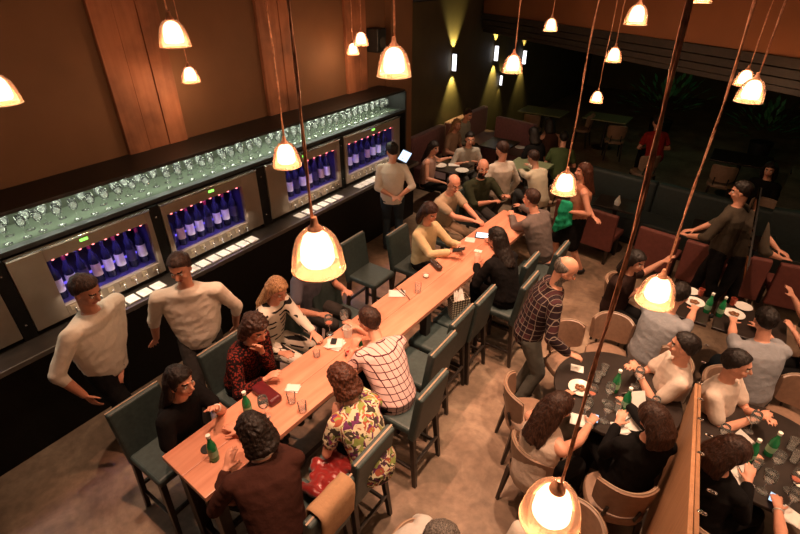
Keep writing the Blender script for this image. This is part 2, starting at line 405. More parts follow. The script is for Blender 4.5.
        if hair in('bob','long','curly'):
            ln={'bob':-.16,'long':-.30,'curly':-.09}[hair]
            for i in range(11):
                a=rad(200+i*14) ; 
                cx,cy=math.cos(a),math.sin(a)
                if i in(0,10): cx*=1.0
                t0=hp(cx*.074,cy*.082-.012,.02); w=1+.18*noise.noise(V((i*1.7,head.y,0)))
                t1=hd+(HM@V((cx*.090*w,cy*.105-.01,-.09))*s); t2=(t1-tw*(-ln-.09)*s*w-fwd*(.075 if hair=='long' else .02)*s) if hair!='curly' else hd+(HM@V((cx*.082*w,cy*.11-.02,ln*w)))*s
                if (t2-neck).dot(fwd)<0 or True:
                    hb.cap(t0,t1,.040*s,.040*s,n=10); hb.cap(t1,t2,.040*s,.022*s if hair=='long' else .034*s,n=10)
        hm=remesh(hb,'hair',.007 if vox<.01 else .011,1)
        kz=9 if hair!='curly' else 55; ka=.008 if hair=='curly' else (.005 if hair!='bald' else .003)
        disp(hm,lambda q: (noise.noise(V((q.x*50,q.y*50,q.z*kz)))+.5*noise.noise(V((q.x*110,q.y*110,q.z*kz*2))))*ka)
        hm.materials.append(HAIR[hc]); ho=bpy.data.objects.new('hair',hm); COL.objects.link(ho); ho.parent=root
    def wrinkle(m,amp=.006,fr=9):
        disp(m,lambda q: noise.noise(q*fr+V((head.x*5,0,0)))*amp*.7+(.5-abs(noise.noise(V((q.x*9+q.z*12,q.y*9,q.z*5-q.x*7)))))*amp*1.2-amp*.3)
    cv=max(vox*1.3,.01)
    if top is not None:
        t=MB(); torso(t,.016,belly=.012)
        for sg in (1,-1):
            S,E_,T,d,n=A[sg]
            if sleeve!='none':
                t.cap(neck-tw*.045*s,S,.060*s,.066*s)
                if sleeve=='short': t.cap(S,S+(E_-S)*.62,.065*s,.062*s)
                else:
                    t.cap(S,E_,.065*s,.054*s); t.cap(E_,E_+(T-E_)*(.88 if sleeve=='long' else .30),.056*s,.044*s)
            else: t.cap(neck-tw*.04*s,S-side*sg*.05,.064*s,.056*s)
        m=remesh(t,'shirt',cv,3); wrinkle(m); m.materials.append(top); o=bpy.data.objects.new('shirt',m); COL.objects.link(o); o.parent=root
        if collar:
            t=MB(); x,y,_=basis(tw)
            for sg in (1,-1):
                pts=[]
                for i in range(9):
                    a=i/8*math.pi*.93; c=side*math.sin(a)*sg*.072*s-fwd*math.cos(a)*.070*s; pts.append(neck-tw*(.004+.028*(1-math.cos(a))/2)*s+c)
                t.tube(pts,[.019*s]*7+[.022*s,.008*s],n=8,sx=.42)
            t.build('collar',top,root,smooth='all')
    if bottom is not None:
        t=MB()
        for sg in (1,-1):
            Hh,Kn,an=G[sg]; g=.016
            if skirt:
                K2=Hh+(Kn-Hh)*skirt; t.cap(Hh,K2,.115*s,.10*s); t.cap((Hh+G[-sg][0])/2,(K2+Hh+(G[-sg][1]-Hh)*skirt)/2,.11*s,.09*s)
            else:
                t.cap(Hh,Kn,.098*s,.07*s); t.cap(Kn,an+V((0,0,.02)),.07*s,.056*s)
        t.ell(hip+V((0,0,-.03)),(.178*s,.136*s,.13*s))
        m=remesh(t,'skirt' if skirt else 'trousers',cv,3); wrinkle(m,.005); m.materials.append(bottom); o=bpy.data.objects.new(m.name.split('.')[0],m); COL.objects.link(o); o.parent=root
    sm_=shoe or M_blk
    for sg in (1,-1):
        an=G[sg][2]; t=MB(); t.cap(an+V((0,-.025,-.036))*s,an+V((0,.13,-.045))*s,.050*s,.044*s,.85,side=V((1,0,0))); t.build('shoe',sm_,root,smooth='all')
    if extra: extra(root,loc,hp,A,G,HM,s)
    return root
STOOL='stool'
# ------------------------------------------------------------ room shell
def slabobj(name,mt,*boxes,bevel=0):
    m=MB()
    for b in boxes: m.box(*b)
    return struct(m.build(name,mt,bevel=bevel))
slabobj('floor',M_floor,(-5.4,6,-1.2,20,-.1,0))
slabobj('wall_left',M_wall,(-5.4,-5.2,-1.2,7.62,0,6.2))
slabobj('trim_1',M_wall,(-5.2,-5.08,7.0,7.62,0,6.2))
slabobj('wall_left_back',M_darkwall,(-5.5,-5.3,7.62,20,0,3.3))
slabobj('wall_back',M_darkwall,(-5.4,6,20,20.2,0,3.3))
slabobj('wall_right_back',M_darkwall,(6,6.2,3,20,0,3.3))
# angled soffit wall over the opening to the back room
p0=V((-3.03,9.07,0)); p1=V((.29,6.87,0)); dv=(p1-p0).normalized(); nv=V((dv.y,-dv.x,0))
if nv.y>0: nv=-nv
def angled(name,mt,t0,t1,off0,off1,z0,z1):
    m=MB(); q=[p0+dv*t0+nv*off0,p0+dv*t1+nv*off0,p0+dv*t1+nv*off1,p0+dv*t0+nv*off1]
    m.add([v+V((0,0,z)) for z in (z0,z1) for v in q],[(0,1,2,3),(4,5,6,7),(0,1,5,4),(1,2,6,5),(2,3,7,6),(3,0,4,7)]); return m
struct(angled('a',None,-2.6,8,0,-.25,3.0,6.2).build('wall_back_upper',M_soffit))
m=MB()
for i,(za,zb,of) in enumerate(((2.90,3.0,.04),(2.80,2.885,.02),(2.71,2.785,.0),(2.64,2.70,-.02))):
    q=angled('',None,-2.6,8,of,-.25,za,zb); m.add(q.v,q.f)
struct(m.build('trim_2',M_beam,bevel=.004))
m=MB(); q=[(-5.3,20),(-5.3,10.55),(7,2.4),(7,20)]
m.add([V((x,y,z)) for z in (2.95,3.0) for x,y in q],[(0,1,2,3),(4,5,6,7),(0,1,5,4),(1,2,6,5),(2,3,7,6),(3,0,4,7)])
struct(m.build('ceiling',M_darkwall))
slabobj('ceiling_high',M_soffit,(-5.4,6,-1.2,11,6.2,6.3))
# rough plank pillars on the bar wall
for k,(ya,yb) in enumerate(((2.43,3.12),(4.36,4.88),(5.97,6.45))):
    m=MB(); w=(yb-ya)/3
    for i in range(3): m.box(-5.2,-5.145-.008*(i%2),ya+i*w+.002,ya+(i+1)*w-.002,2.1,6.15)
    struct(m.build('trim_%d'%(3+k),M_pillar,bevel=.006))
# ------------------------------------------------------------ bar
bar=empty('back_bar',(-4.8,3.7,0),0,'long black back bar with lit glass shelf and steel drip counter along brown wall','bar')
def bpart(name,mt,boxes,bevel=.004,parent=bar):
    m=MB()
    for b in boxes: m.box(b[0]+4.8,b[1]+4.8,b[2]-3.7,b[3]-3.7,b[4],b[5])
    return m.build(name,mt,parent,bevel=bevel)
bpart('top_slab',M_slab,[(-5.19,-4.64,-.6,6.78,2.1,2.135)])
bpart('glass_shelf',mat('lit_glass_shelf',(.07,.085,.06),.25,var=.05),[(-5.18,-4.70,-.6,6.7,1.80,1.815)])
bpart('shelf_edge',M_slab,[(-4.72,-4.63,-.6,6.78,1.775,1.82)])
bpart('shelf_back',mat('shelf_back_panel',(.035,.04,.028),.4,var=.1,scale=5),[(-5.195,-5.17,-.6,6.75,1.8,2.1)])
bpart('carcass',M_black,[(-5.19,-5.0,-.6,6.75,0,1.8),(-5.19,-4.40,-.6,6.7,0,.97)])
bpart('counter',mat('counter_steel',(.075,.06,.05),.35,metal=.6,var=.2,scale=5),[(-5.0,-4.33,-.6,6.72,.97,1.0)])
bpart('counter_edge',mat('counter_edge_strip',(.16,.14,.12),.4,metal=.5),[(-4.33,-4.315,-.6,6.72,.955,1.003)])
bpart('end_panel',M_slab,[(-5.19,-4.62,6.75,6.79,0,2.1)])
bpart('led_strip',emis('shelf_led',(.88,1.,.82),5),[(-4.72,-4.70,-.5,6.65,2.088,2.099)],0)
def area(name,loc,sx,sy,e,col,rot=(0,0,0)):
    l=bpy.data.lights.new(name,'AREA'); l.spread=rad(100) if 'cooler' in name else rad(180); l.shape='RECTANGLE'; l.size=sx; l.size_y=sy; l.energy=e; l.color=col
    o=bpy.data.objects.new(name,l); o.location=loc; o.rotation_euler=rot; COL.objects.link(o); return o
area('shelf_light',(-4.9,3.1,2.085),.1,7,36,(.92,1.,.80))
# coolers
WG=[(0.92,2.17,1.19,2.12),(2.29,3.53,2.34,3.30),(3.68,5.03,3.98,4.97),(5.14,6.52,5.20,6.36)]
WG=[(-.46,.80,-.40,.50)]+WG
WHICH=['cut off by the left edge','second from the left edge','in the middle of the row','behind a hanging lamp','nearest the barman']
M_int=mat('cooler_interior',(.02,.015,.06),.4)
M_blue=emis('cooler_blue_strip',(.22,.14,1.),.8); M_red=emis('red_led',(1.,.15,.16),7); M_grn=emis('green_display',(.25,1.,.1),1.6)
M_bott=mat('dark_wine_bottle',(.012,.012,.035),.12,var=.2); M_lab=[mat('wine_label_a',(.85,.82,.84),.7),mat('wine_label_b',(.55,.38,.34),.7),mat('wine_label_c',(.05,.04,.09),.6)]
M_foil=[mat('foil_red',(.30,.02,.05),.35,metal=.5),mat('foil_dark',(.03,.02,.06),.35,metal=.5)]
protoB=None
for k,(y0,y1,a,b) in enumerate(WG):
    c=empty('wine_cooler',(-4.6,(y0+y1)/2,1.0),0,'steel framed wine dispenser cooler, '+WHICH[k],'wine cooler','wine coolers along the back bar'); yc=(y0+y1)/2
    m=MB(); X0,X1=-.03,.03; z0,z1=.05,.76; wz0,wz1=.17,.635; a_,b_=a-yc,b-yc
    hw=(y1-y0)/2
    m.box(X0,X1,-hw,a_,z0,z1).box(X0,X1,b_,hw,z0,z1).box(X0,X1,a_,b_,z0,wz0).box(X0,X1,a_,b_,wz1,z1)
    m.build('front_frame',M_steel,c,bevel=.004)
    m=MB(); m.box(-.38,-.36,a_-.02,b_+.02,wz0-.02,wz1+.02).box(-.38,X0-.001,a_-.02,a_,wz0,wz1).box(-.38,X0-.001,b_,b_+.02,wz0,wz1).box(-.38,X0-.001,a_,b_,wz0-.03,wz0).box(-.38,X0-.001,a_,b_,wz1,wz1+.02)
    m.build('cabinet',M_int,c)
    m=MB(); m.box(-.015,-.010,a_,b_,wz0,wz1); m.build('pane',clearglass('cooler_pane',(.93,.93,.97),.1,.0) if k==0 else bpy.data.materials['cooler_pane'],c)
    m=MB(); m.box(-.352,-.346,a_+.02,b_-.02,wz0+.005,wz0+.03).box(-.352,-.346,a_+.02,b_-.02,wz1-.06,wz1-.045); m.build('blue_light_strip',M_blue,c)
    m=MB(); m.box(.031,.034,-.05,.02,.70,.725); m.build('display',M_grn,c)
    m=MB(); m.box(X1,.045,-hw,hw,z1-.012,z1+.008); m.build('top_trim',M_chrome,c,bevel=.003)
    n=8; sp=(b-a)/n
    for i in range(n):
        y=a_+sp*(i+.5)
        m=MB(); m.ell((.0,y,wz1-.006),(.02,.013,.011),n=8,k=5); m.build('led',M_red,c,smooth=True)
        m=MB(); m.cap((.03,y,.13),(.075,y,.13),.011,.010,n=8).cap((.072,y,.13),(.078,y,.085),.009,.007,n=8); m.build('spout',M_chrome,c,smooth='all')
        m=MB(); m.box(.031,.038,y-.028,y+.028,.10,.155); m.build('tap_plate',mat('brushed_gold_plate',(.6,.48,.33),.3,metal=.9),c,bevel=.002)
    # bottles
    for i in range(n):
        lm=(k*3+i*5)%7; li=0 if lm<4 else (1 if lm==4 else 2); key='wine_bottle'
        y=yc+a_+sp*(i+.5); h=1+.03*math.sin(i*2.3+k)
        r=empty('wine_bottle',(-4.73,y,1.0+wz0),0,'dark wine bottle standing in the cooler '+WHICH[k],'bottle','bottles in the cooler '+WHICH[k])
        m=MB(); m.lathe([(0,0),(.037,.002),(.038,.02),(.038,.20*h),(.034,.225*h),(.016,.26*h),(.0145,.32*h),(.0,.321*h)],n=16,closed=True); m.build('glass_body',M_bott,r,smooth=True)
        r.scale=(1.12,1.12,1.24)
        m=MB(); m.lathe([(.0388,.06),(.0388,.165)],n=16); m.build('paper_label',M_lab[li],r,smooth='all')
        m=MB(); m.lathe([(.0155,.285*h),(.0165,.32*h),(.0,.326*h)],n=12); m.build('foil',M_foil[(i+k)%2],r,smooth=True)
    area('cooler_light',(-4.68,yc+(a_+b_)/2,1.625),.06,b-a-.1,2.2 if k else .6,(.42,.30,1.)); area('counter_light',(-4.52,yc+(a_+b_)/2,1.30),.04,b-a,1.8,(1.,.86,.68))
    if k<4:
        g=MB(); ny=WG[k+1][0]; g.box(-4.66,-4.585,y1+.005,ny-.005,1.0,1.775); 
        o=g.build('divider_post',M_black,bevel=.004); tag(o,'black post between wine coolers, right of the cooler '+WHICH[k],'post','black posts between the coolers')
        for zz in (1.15,1.65): m=MB(); m.ell((-4.583,(y1+ny)/2,zz),(.004,.009,.009),n=8,k=5); m.build('screw',M_chrome,o,smooth=True)
# price cards along counter edge
m=MB(); m.box(-.07,.07,-.058,.058,0,.012); card=m.build('tray_card',mat('white_card',(.85,.82,.76),.5,emit=None),bevel=.002)
tag(card,'small white card lying in the row along the bar counter edge','card','white cards along the counter'); first=True
for (ya,yb) in ((1.2,2.05),(2.32,3.28),(3.95,4.85),(5.2,6.3)):
    n=int((yb-ya)/.13)
    for i in range(n):
        p=(-4.44,ya+(i+.5)*(yb-ya)/n,1.0)
        if first: card.location=p; first=False
        else: dup(card,p)
        area
for (ya,yb) in ((1.2,2.05),(2.4,3.2),(3.95,4.85),(5.2,6.2)):
    for i in range(6):
        y=ya+(i+.5)*(yb-ya)/6; bpart('number_plate',mat('grey_plate',(.18,.16,.15),.5),[(-4.401,-4.395,y-.03,y+.03,.90,.945)],0)
# wine glasses on shelf
WGP=[(.0,.0),(.034,.001),(.034,.003),(.006,.008),(.0038,.02),(.0038,.085),(.008,.094),(.026,.108),(.037,.13),(.039,.155),(.033,.20),(.0318,.20),(.0375,.155),(.0355,.131),(.024,.111),(.0,.099)]
m=MB(); m.lathe(WGP,n=18); wg=m.build('wine_glass',M_glass,smooth='all'); tag(wg,'stemmed wine glass in the rows on the lit shelf above the coolers','wine glass','wine glasses on the lit shelf'); first=True
for r,xx in enumerate((-4.79,-4.93)):
    y=-.3+.07*r
    while y<6.6:
        if True:
            p=(xx+random.uniform(-.012,.012),y+random.uniform(-.015,.015),1.816)
            if first: wg.location=p; first=False
            else: dup(wg,p)
        y+=.142 if random.random()>.05 else .22
# wall speaker
p=atx(377,40,-5.05); m=MB(); m.box(-.12,.10,-.11,.11,-.17,.17); sp_=m.build('wall_speaker',M_blk,bevel=.015,loc=p); tag(sp_,'small black loudspeaker mounted high on the brown wall by the corner','loudspeaker')
m=MB(); m.lathe([(0,.0),(.075,.0),(.08,.008),(.06,.004),(.0,.012)],n=20); g=m.build('speaker_cone',mat('grey_cone',(.05,.045,.04),.7),sp_,smooth=True); g.rotation_euler=(0,rad(90),0); g.location=(.101,0,-.03)
# ------------------------------------------------------------ mirror wall
slabobj('wall_right',M_black,(.355,.45,-1.2,3.8,0,3.12),(.355,.368,3.8,5.9,0,1.90))
m=MB(); m.box(.342,.354,-1.0,3.795,.02,3.1); mm=mat('mirror_glass',(.62,.60,.58),.0,metal=1,var=.01); 
mi=m.build('wall_mirror',mm); tag(mi,'tall wall mirror nearest the camera reflecting the round dining table','mirror')
m=MB(); m.box(.342,.354,3.80,5.9,.02,1.9); mi=m.build('wall_mirror',mm); tag(mi,'lower wall mirror beyond the tall one, beside the man in the blue shirt','mirror')
m=MB(); q=[(3.0,0),(3.70,.95),(1.60,1.83),(-.4,2.67),(-.4,0)]
m.add([(x,y,z) for x in (.320,.341) for y,z in q],[(0,1,2,3,4),(9,8,7,6,5)]+[(i,(i+1)%5,5+(i+1)%5,5+i) for i in range(5)])
tag(m.build('wood_panel',M_panel,bevel=.003),'plain warm brown wooden panel with a slanted top edge under the mirror','panel')
m=MB(); m.cap((0,0,0),(-.008,0,0),.008,.007,n=12); cl=m.build('mirror_clip',M_chrome,smooth='all'); tag(cl,'small chrome clip holding the mirror above the slanted panel','clip','chrome mirror clips'); first=True
for u,v in ((711,491),(708,435),(701,512),(700,453),(700,419),(700,399),(700,383),(703,362),(706,345)):
    p=atx(u,v,.338)
    if first: cl.location=p; first=False
    else: dup(cl,p)
# ------------------------------------------------------------ long table
T0=V((-2.28,.80,0)); T1=V((-2.06,5.75,0)); tlen=(T1-T0).length; ta=math.atan2(-(T1-T0).x,(T1-T0).y)
tab=empty('communal_table',T0,ta,'long narrow bar height wooden table running through the room','table')
m=MB(); m.box(-.25,-.003,0,tlen,.955,1.0).box(-.001,.25,0,tlen,.955,1.0); m.build('table_top',M_table,tab,bevel=.004)
for yy in (.05,tlen/2-.04,tlen-.13):
    for xx in (-.23,.15):
        m=MB(); m.box(xx,xx+.08,yy,yy+.08,0,.955); m.build('leg',M_dwood,tab,bevel=.004)
m=MB()
for yy in (.07,tlen/2-.02,tlen-.11): m.box(-.16,.16,yy,yy+.04,.88,.955).box(-.16,.16,yy,yy+.04,.14,.19)
m.box(-.02,.02,.1,tlen-.1,.145,.185); m.build('crossbar',M_dwood,tab,bevel=.003)
# ------------------------------------------------------------ bar stools
def make_stool():
    r=empty('bar_stool',(0,0,0)); 
    m=MB(); m.box(-.20,.20,-.19,.21,.60,.675); m.build('seat',M_teal,r,bevel=.025,seg=3)
    m=MB(); M=Matrix.Translation((0,-.215,.66))@Matrix.Rotation(rad(8),4,'X'); m.box(-.205,.205,-.035,.035,-.10,.42,M); o=m.build('backrest',M_teal,r,bevel=.02,seg=3)
    m=MB(); M2=M@Matrix.Translation((0,0,.421)); m.box(-.205,.205,-.006,.006,-.001,.003,M2); m.build('piping',M_seam,o)
    for sx in (-1,1):
        for (ya,yb) in ((.17,.19),(-.2,-.25)):
            m=MB(); t=V((sx*.17,ya,.61)); bt=V((sx*.195,yb,0)); 
            m.rings([[bt+V((a*.017,c*.017,0)) for a,c in ((-1,-1),(1,-1),(1,1),(-1,1))],[t+V((a*.023,c*.023,0)) for a,c in ((-1,-1),(1,-1),(1,1),(-1,1))]]); m.build('leg',M_dwood,r,bevel=.003)
    m=MB(); m.box(-.18,.18,.175,.2,.24,.275); m.build('footrest',M_dwood,r,bevel=.003)
    m=MB(); m.box(-.19,-.165,-.22,.18,.17,.2).box(.165,.19,-.22,.18,.17,.2).box(-.18,.18,-.25,-.225,.26,.29); m.build('stretcher',M_dwood,r,bevel=.003)
    return r
st0=make_stool(); used=[False]
def inst(proto,flag,loc,rz,label,cat,group,name=None):
    if not flag[0]: flag[0]=True; o=proto; o.location=loc; o.rotation_euler.z=rz
    else: o=dup(proto,loc,rz)
    return tag(o,label,cat,group)
RS=[(1.20,'bar stool draped with a beige jacket, nearest of the right side row'),(1.66,'bar stool behind the woman in the floral blouse'),(2.37,'bar stool behind the man in the checked shirt, back turned to the floor'),
    (2.83,'empty bar stool just beyond the man in the checked shirt'),(3.28,'empty bar stool just before the one holding the shopping bag'),(3.70,'bar stool holding the patterned shopping bag'),
    (4.20,'bar stool nearest the standing man in plaid'),(4.60,'bar stool under the woman in black at the tablet end'),(5.05,'farthest bar stool, under the man in the grey shirt')]
SX=lambda y:{1.20:-1.63,1.66:-1.65,2.37:-1.62,2.83:-1.80,3.28:-1.86,3.70:-1.83,4.20:-1.57,4.60:-1.72,5.05:-1.53}.get(y,-1.6)
seats={}
for y,l in RS:
    inst(st0,used,(SX(y),y,0),rad(90),'teal leather '+l,'bar stool','bar stools along the long table')
LS=[(.96,'under the woman in black lace, nearest of the left side row'),(1.72,'under the person in the dark red dotted shirt'),(2.40,'under the blonde woman in stripes'),(3.0,'under the man in the grey blue shirt'),(3.85,'standing empty on the bar side of the table'),
    (4.33,'under the woman in the yellow blouse'),(5.2,'under the balding man in beige'),(5.95,'under the bearded man in olive')]
LX=lambda y:{3.85:-3.12}.get(y,-2.84+.01*(y-1.))
for y,l in LS: inst(st0,used,(LX(y),y,0),rad(-90),'teal leather bar stool '+l,'bar stool','bar stools along the long table')
# ------------------------------------------------------------ dining chairs
def make_chair(mt,name='dining_chair',hgt=.84):
    r=empty(name,(0,0,0)); m=MB()
    n=24; top=[];bot=[]
    def seatpt(a,rr=1): 
        x=math.cos(a);y=math.sin(a); return V((.235*rr*math.copysign(abs(x)**.75,x),.225*rr*math.copysign(abs(y)**.75,y),0))
    rs=[[seatpt(2*math.pi*j/n,q)+V((0,0,z)) for j in range(n)] for q,z in ((.9,.39),(1,.405),(1,.445),(.95,.462),(.7,.47),(.02,.472))]
    m.rings(rs); m.build('seat',mt,r,smooth=True)
    m=MB(); A=[rad(212+i*(116/14)) for i in range(15)]; rows=[]
    for i,a in enumerate(A):
        t=abs(i-7)/7; tp=hgt-.035*t**4; lo=.52+.05*t**4; c=V((math.cos(a),math.sin(a),0)); sl=.05
        def P_(z,rr): k=(z-.5)/.34; return V((c.x*(.235+rr+k*.02),c.y*(.215+rr+k*.055),z))
        rows.append([P_(lo,-.022),P_(lo,.018),P_((lo+tp)/2,.022),P_(tp-.01,.018),P_(tp,.0),P_(tp-.01,-.02),P_((lo+tp)/2,-.026)])
    m.rings(rows); bk=m.build('backrest',mt,r,smooth=True)
    m=MB(); m.tube([sum((V(p) for p in q[3:6]),V())/3+V((0,0,.008)) for q in rows],.006,n=6); m.build('piping',M_seam,bk,smooth='all')
    for sx in (-1,1):
        for ya,yb in ((.16,.19),(-.17,-.24)):
            m=MB(); t=V((sx*.17,ya,.42)); bt=V((sx*.195,yb,0)); m.rings([[bt+V((a*.014,c*.014,0)) for a,c in ((-1,-1),(1,-1),(1,1),(-1,1))],[t+V((a*.023,c*.023,0)) for a,c in ((-1,-1),(1,-1),(1,1),(-1,1))]]); m.build('leg',M_dwood,r,bevel=.003)
    for sx in (-1,1):
        m=MB(); m.tube([(sx*.12,-.19,.42),(sx*.12,-.235,.6)],.014,n=6); m.build('back_post',M_dwood,r,smooth='all')
    r.scale=(.9,.9,.97)
    return r
ch0=make_chair(M_taupe); uc=[False]
def chair(p,tgt,label,group='taupe chairs around the dining tables'):
    p=V((p[0],p[1],0)); d=V((tgt[0],tgt[1],0))-p; return inst(ch0,uc,p,math.atan2(-d.x,d.y),label,'chair',group)
CH=[(-.77,3.08),(-.70,3.93),(-.42,4.28),(-.12,2.02),(-.76,1.40)]
TC=V((-.19,3.47,0)); TR=.51
T2=V((.01,5.20,0))
def round_table(c,r,label,sq=None):
    t=empty('dining_table',c,0,label,'table')
    m=MB()
    mt=mat('dark_table_top',(.022,.014,.011),.32,var=.3,scale=12)
    if sq: m.box(-sq[0],sq[0],-sq[1],sq[1],.715,.745); m.build('table_top',mt,t,bevel=.006)
    else: m.lathe([(0,.715),(r-.005,.715),(r,.722),(r,.738),(r-.006,.745),(0,.745)],n=64,closed=True); m.build('table_top',mt,t,smooth=True)
    m=MB(); m.lathe([(.0,.0),(.24,.0),(.24,.012),(.05,.03),(.036,.06),(.036,.69),(.09,.714),(.0,.715)],n=28,closed=True); m.build('pedestal',M_dwood,t,smooth=True)
    return t
round_table(TC,TR,'round dark dining table with plates and green bottles, beside the mirror')
round_table(T2,.3,'square dark dining table beyond the round one, by the man in blue',sq=(.31,.28))
chair(CH[0],TC,'empty taupe leather tub chair left of the round table, before the man in plaid')
chair(CH[1],TC,'empty taupe leather chair tucked behind the man in plaid')
chair(CH[2],TC,'empty taupe leather chair at the far side of the round table')
chair((-.50,2.62),(-.2,3.4),'taupe leather chair under the long haired woman in the white top')
chair((.05,2.72),(-.25,3.4),'taupe leather chair under the woman in the black dress')
chair((.06,4.05),(-.25,3.75),'taupe leather chair under the man in the white t-shirt')
chair(CH[3],(-.2,.6),'taupe leather chair nearest the round table behind the hanging lamp, back to the table')
chair(CH[4],(.2,1.6),'taupe leather chair partly cut off at the bottom edge of the picture')
chair((-.03,4.72),T2,'taupe leather chair under the man in the light blue shirt')
chair((-.50,5.2),T2,'taupe leather chair under the woman in the dark dress at the square table')
# ------------------------------------------------------------ small props
def z1(u,v,z=1.0): return at(u,v,z)
def bottle(p,label,h=.24,grp=None):
    r=empty('water_bottle',p,0,label,'bottle')
    k=h/.24
    m=MB(); m.lathe([(0,0),(.030*k,.0),(.032*k,.01),(.032*k,.12*k),(.028*k,.145*k),(.014*k,.185*k),(.0125*k,.222*k),(.0,.223*k)],n=18,closed=True); m.build('glass_body',M_green,r,smooth=True)
    m=MB(); m.lathe([(.0146*k,.215*k),(.0155*k,.238*k),(.0,.242*k)],n=14,closed=True); m.build('cap',M_cap,r,smooth=True)
    m=MB(); m.lathe([(.0326*k,.045*k),(.0326*k,.10*k)],n=18); m.build('paper_label',mat('bottle_label',(.25,.45,.28),.6),r,smooth='all')
    return r
def tumbler(p,label,r=.034,h=.09,liq=None):
    m=MB(); m.lathe([(0,0),(r*.85,0),(r,h),(r-.003,h),(r*.8,.006),(0,.006)],n=20)
    o=m.build('tumbler',M_tglass,smooth=True,loc=p); tag(o,label,'glass')
    if liq:
        m=MB(); m.lathe([(0,.008),(r*.78,.008),(r*.88,h*.5),(0,h*.5)],n=18); m.build('drink',liq,o,smooth=True)
    return o
def wineglass(p,label,liq=None,sc_=1.):
    m=MB(); m.lathe([(a*sc_,b*sc_) for a,b in WGP],n=22); o=m.build('wine_glass',M_tglass,smooth='all',loc=p); tag(o,label,'wine glass')
    if liq:
        m=MB(); m.lathe([(0,.1*sc_),(.022*sc_,.111*sc_),(.034*sc_,.13*sc_),(.0345*sc_,.137*sc_),(0,.137*sc_)],n=18); m.build('wine',liq,o,smooth=True)
    return o
def flat(name,p,w,d,h,rz,mt,label,cat,bevel=.002):
    m=MB(); m.box(-w/2,w/2,-d/2,d/2,0,h); return tag(m.build(name,mt,bevel=bevel,loc=p,rz=rad(rz)),label,cat)
def napkin(p,w,d,rz,label,layers=2,kind='napkin'):
    m=MB(); n=6
    for l in range(layers):
        g=[];k=l*.25
        for j in range(n+1):
            for i in range(n+1):
                x=(i/n-.5)*w*(1-.05*l);y=(j/n-.5)*d*(1-.05*l); g.append(Matrix.Rotation(k,3,'Z')@V((x,y,.003+l*.007+.005*(1+noise.noise(V((x*20,y*20,l*3+p[0]*7)))))))
        m.add(g,[(j*(n+1)+i,j*(n+1)+i+1,(j+1)*(n+1)+i+1,(j+1)*(n+1)+i) for j in range(n) for i in range(n)])
    o=m.build('napkin',M_paper,smooth='all',loc=p,rz=rad(rz)); s=o.modifiers.new('t','SOLIDIFY'); s.thickness=.002; return tag(o,label,kind)
def plate(p,label,r=.12,food=None,cut=True):
    o=empty('plate',p,0,label,'plate'); m=MB(); m.lathe([(0,.0),(r*.6,.0),(r,.016),(r,.02),(r*.93,.017),(r*.62,.006),(0,.006)],n=36); m.build('dish',M_white,o,smooth=True)
    if food:
        m=MB()
        for i in range(5): a=i*1.3; m.ell((math.cos(a)*r*.3,math.sin(a)*r*.25,.018),(.022,.016,.011),n=8,k=5)
        m.build('food',food,o,smooth='all')
    return o
def fork(p,rz,label,name='fork',z=.0,mt=None):
    m=MB(); m.tube([(0,-.09,.003),(0,.0,.005),(0,.05,.006)],[.004,.003,.003],n=6)
    if name=='fork':
        for i in (-1,0,1): m.tube([(i*.003,.045,.006),(i*.007,.06,.007),(i*.007,.095,.006)],.0018,n=5)
    else: m.box(-.009,.006,.04,.12,.004,.006)
    o=m.build(name,mt or M_chrome,smooth=True,loc=p,rz=rad(rz)); return tag(o,label,name)
def lift(p,dz): return V((p[0],p[1],p[2]+dz))
M_red_w=mat('red_wine',(.25,.01,.01),.1); M_ros=mat('rose_drink',(.55,.12,.05),.1); M_bread=mat('browned_food',(.25,.10,.04),.7,var=.4,scale=80)
# long table things
bottle(z1(215,459),'green water bottle with white cap near the close end of the long table')
m=MB(); m.lathe([(0,0),(.042,0),(.042,.006),(0,.006)],n=24,closed=True); tag(m.build('coaster',M_blk,smooth=True,loc=z1(207,449)),'black round coaster beside the green bottle on the long table','coaster')
bottle(z1(249,415),'green water bottle half hidden behind the curly haired woman')
wineglass(z1(266,417),'empty wine glass by the dark red clutch bag')
tumbler(z1(292,402),'clear tumbler on the close stretch of the long table, beside the napkin')
tumbler(z1(303,411),'clear tumbler opposite the woman in floral, nearest the table edge')
napkin(z1(293,389),.11,.08,20,'crumpled white napkin by the hand of the person in dotted red')
tumbler(z1(317,356),'small clear glass standing alone between blonde woman and man in checks',.032,.06)
wineglass(z1(330,334),'wine glass in front of the blonde woman',M_ros)
wineglass(z1(345,329),'wine glass nearest the man in the checked shirt')
napkin(z1(335,345),.15,.14,10,'pile of crumpled white napkins in front of the striped blouse',3)
tumbler(z1(348,336),'white paper cup among the napkins',.042,.10).data.materials[0]=M_paper
tumbler(z1(349,356),'short glass with red drink beside the checked shirt',.036,.07,M_red_w)
flat('mobile_phone',lift(z1(334,344),.03),.05,.07,.008,30,M_blk,'black phone lying on the napkins before the striped blouse','phone')
bottle(z1(361,350),'green bottle standing close to the man in checks',.14)
napkin(z1(397,294),.17,.12,35,'flat white napkin with dark cutlery on the empty table stretch',1)
fork(lift(z1(400,293),.012),70,'dark fork on the flat white napkin','fork',mt=M_blk)
fork(lift(z1(406,296),.012),60,'dark knife on the flat white napkin','knife',mt=M_blk)
tumbler(z1(418,292),'clear tumbler beside the flat white napkin',.034,.11)
tumbler(z1(426,277),'small white-filled glass between napkin and brown purse',.036,.04,M_paper)
o=MB(); o.cap((-.075,0,.035),(.075,0,.035),.036,.036,.8); o=tag(o.build('purse',mat('dark_brown_leather',(.05,.022,.014),.4),smooth='all',loc=z1(436,267),rz=rad(-30)),'small dark brown purse on the long table by the yellow blouse','purse')
